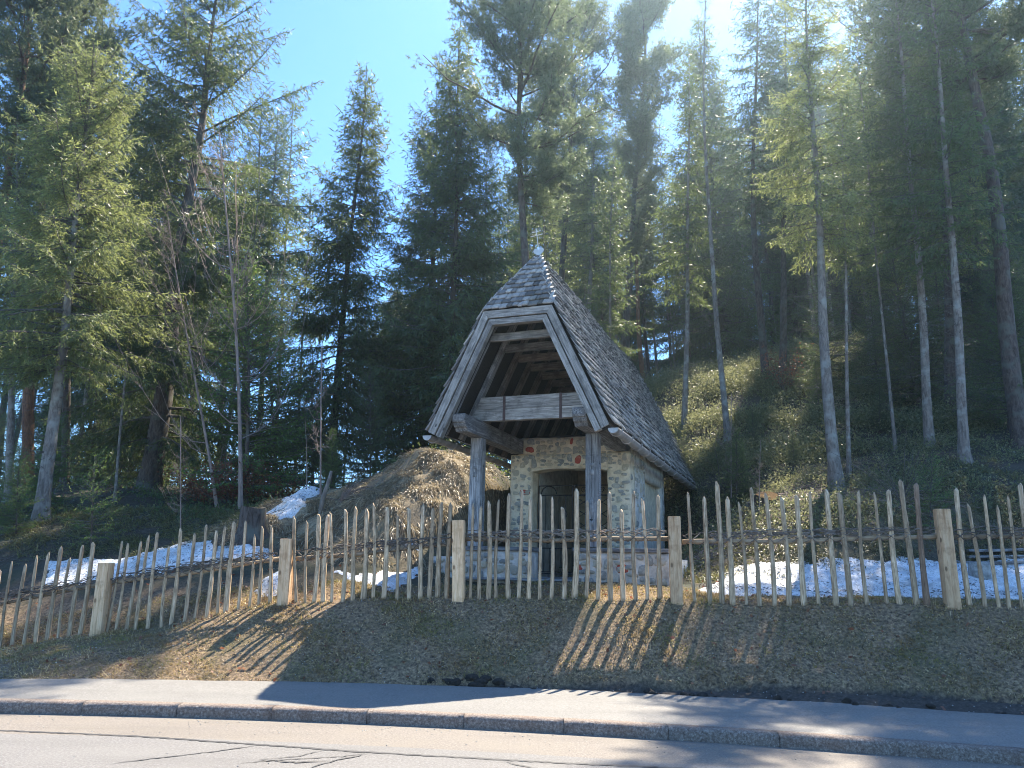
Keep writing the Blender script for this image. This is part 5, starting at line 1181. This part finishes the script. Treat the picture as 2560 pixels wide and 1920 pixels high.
# ------------------------------------------------------------------ stumps, stick, planks, leafy shrubs
def stump(px, py, r, h, label, tilt=(0, 0), lightcut=True, mb='bark'):
    p = hit(px, py); z = H(*p); n = 20; V = []; levels = [(-.3, 1.5), (0, 1.35), (.12, 1.12), (.4, 1.0), (.85, .97), (1, .96)]
    for t, s in levels:
        for j in range(n):
            a = j/n*2*math.pi; q = r*s*(1+.08*math.sin(3*a+1)+.05*math.sin(7*a))*(1+(.14*math.sin(5*a) if t < .2 else 0)); zz = t*h
            V.append((q*math.cos(a)+tilt[0]*max(zz, 0), q*math.sin(a)+tilt[1]*max(zz, 0), zz+(.02*math.sin(2*a) if t == 1 else 0)))
    V = np.array(V); ii = np.arange(len(V)).reshape(len(levels), n); F = np.stack([ii[:-1], np.roll(ii, -1, 1)[:-1], np.roll(ii, -1, 1)[1:], ii[1:]], -1).reshape(-1, 4)
    o = empty('tree_stump', (p[0], p[1], z)); tag(o, label, 'stump'); b = link('stump_bark', npmesh('stump_bark', V, [F], True, [M[mb]]), o)
    top = V[-n:]*[.97, .97, 1]+[0, 0, .004]; link('cut_face', npmesh('cut_face', top, [np.arange(n)[None]], False, [M['cut'] if lightcut else M['bark']]), o); return o
m, N, L, B = mat('sawn_wood_rings'); M['cut'] = m
wv = N.new('ShaderNodeTexWave'); wv.wave_type = 'RINGS'; wv.rings_direction = 'Z'; wv.inputs['Scale'].default_value = 12; wv.inputs['Distortion'].default_value = 2; L.new(coords(N, L), wv.inputs[0])
L.new(ramp(N, L, wv.outputs['Fac'], [(0, (.11, .065, .03)), (1, (.17, .11, .055))]), B.inputs['Base Color']); B.inputs['Roughness'].default_value = 1; B.inputs['Specular IOR Level'].default_value = .05
stump(540, 1160, .24, .55, 'old mossy stump at the left foot of the mound, beside the snow', lightcut=False)
s2 = stump(1652, 1092, .25, .26, 'fresh sawn stump with a pale yellow face, right of the chapel', tilt=(.0, -.3)); s2.rotation_euler = (math.radians(28), 0, 0)
p = hit(690, 1108); z = H(*p); V, F = tubes(np.array([[(0, 0, -.1), (.05, 0, .3), (.13, 0, .6), (.18, 0, .85)]]), np.array([[.05, .045, .04, .03]]), 7, True)
o = link('leaning_snag', npmesh('leaning_snag', V, F, True, [M['barkg']])); o.location = (p[0], p[1], z); tag(o, 'short leaning broken stem beside the clean snow patch on the mound', 'dead wood')
# felled branches beside it
def brush(px, py, n, sp, label, seed, mt='twigl', fan=1.2, up=.35):
    p = hit(px, py); z = H(*p); rg = np.random.default_rng(seed); K_ = 6; s = np.linspace(0, 1, K_); a = rg.uniform(-fan, fan, n)+math.pi/2*0; l_ = rg.uniform(.4, 1, n)*sp
    P = np.stack([l_[:, None]*s*np.cos(a)[:, None], rg.uniform(-.5, .5, (n, 1))*s, l_[:, None]*(s*np.abs(np.sin(a))[:, None]*.8+up*s*(1-s)*2)], -1)+rg.normal(size=(n, K_, 3))*.015; V, F = tubes(P, np.repeat((.010*(1-.8*s)+.001)[None], n, 0), 3)
    o = link('branch_pile', npmesh('branch_pile', V, F, False, [M[mt]])); o.location = (p[0], p[1], z); tag(o, label, 'branches')
brush(735, 1085, 22, 1.1, 'pale bare branches fanning out beside the short leaning stem', 5)
brush(590, 1062, 26, 1.3, 'heap of pale dead twigs above the clean snow patch', 6, up=.5, fan=1.9)
brush(1560, 1085, 26, 1.9, 'tangle of bare branches between the chapel and the sawn stump', 8, mt='twig', fan=2.6)
brush(1950, 1090, 20, 1.9, 'bare branches lying on the slope at the foot of the pale trunk', 9, mt='twig', fan=2.8, up=.1)
def shrub(px, D_, topy, w_, label, seed, n=1500, mt='beech', name='beech_shrub', size=.065):
    x_ = float(at(px, 1050, D_)[0]); z = H(x_, D_); px2, py2 = topx((x_, D_, z)); x_ += (px-px2)*D_/1671; z = H(x_, D_); h = at(px, topy, D_)[2]-z; rg = np.random.default_rng(seed)
    o = empty(name, (x_, D_, z)); tag(o, label, 'shrub'); ns = 16; K_ = 6; s = np.linspace(0, 1, K_); a = rg.uniform(0, 6.28, ns); l_ = rg.uniform(.3, 1, ns)*w_
    P = np.stack([l_[:, None]*np.cos(a)[:, None]*s**.8, l_[:, None]*np.sin(a)[:, None]*s**.8, h*rg.uniform(.4, 1, (ns, 1))*s], -1)+np.cumsum(rg.normal(size=(ns, K_, 3))*.04, 1); V, F = tubes(P, np.repeat((.012*(1-.8*s)+.002)[None], ns, 0), 4); link('stems', npmesh('stems', V, F, False, [M['twig']]), o)
    q = rg.integers(0, ns, n); j = rg.uniform(.25, 1, n)*(K_-1.01); jj = j.astype(int); f = (j-jj)[:, None]; Q = P[q, jj]*(1-f)+P[q, jj+1]*f+rg.normal(size=(n, 3))*[.16, .16, .07]; V, F = tufts(Q, unit(rg.normal(size=(n, 3))*[1, 1, .4]), size, size*.6, rg)
    link('leaves', npmesh('leaves', V, F, False, [M[mt]]), o)
shrub(500, 19.5, 985, 1.5, 'beech shrub with withered red-brown leaves under the biggest spruce', 1, 2600)
shrub(585, 19.8, 1010, 1.1, 'low beech shrub with red-brown leaves left of the broken snag', 2, 1600)
shrub(440, 20.5, 1010, 1.2, 'sparse brown-leaved shrub at the foot of the biggest spruce trunk', 3, 1300)
shrub(1700, 27, 745, .8, 'small shrub with orange-red leaves on the hill crest among the trunks', 4, 900)
def planks():
    o = empty('plank_bench', (0, 0, 0)); tag(o, 'weathered grey plank bench behind the fence at the right edge', 'bench')
    for i, (a, b) in enumerate([((2090, 1190), (2330, 1186)), ((2090, 1203), (2340, 1200)), ((2060, 1216), (2330, 1214))]):
        A_, B_ = at(*a, 13.9-.12*i), at(*b, 13.6-.12*i); beam('plank', A_, B_, .16, .05, M['beam'], o)
    for px in (2130, 2300): 
        A_ = at(px, 1214, 13.65); beam('support', (A_[0], A_[1], H(A_[0], A_[1])-.1), (A_[0], A_[1], A_[2]-.03), .14, .12, M['beam'], o, up=(0, 1, 0))
planks()
bs = wall_block('stone_block', (-.13, -.1, -.15), (.13, .1, .17), M['stone'], 3, .012, .06, None); p = hit(2110, 1250); bs.location = (p[0], p[1]-.1, H(*p)+.08); tag(bs, 'pale squared stone block standing in the snow heap on the right', 'stone block')
# ------------------------------------------------------------------ thin air volume, added to imitate the lens-flare veil towards the sun
FLARE_HAZE = .00095
if FLARE_HAZE:
    me = box_mesh('flare_haze', (-70, -12, -8), (70, 75, 48), 0); m = bpy.data.materials.new('flare_haze_air'); m.use_nodes = True; N, L = m.node_tree.nodes, m.node_tree.links
    N.remove(N['Principled BSDF']); pv = N.new('ShaderNodeVolumePrincipled'); pv.inputs['Color'].default_value = (.62, .84, 1, 1); pv.inputs['Density'].default_value = FLARE_HAZE; pv.inputs['Anisotropy'].default_value = .78
    L.new(pv.outputs[0], N['Material Output'].inputs['Volume']); o = link('flare_haze', me, None, None); me.materials.clear(); me.materials.append(m); tag(o, kind='stuff')
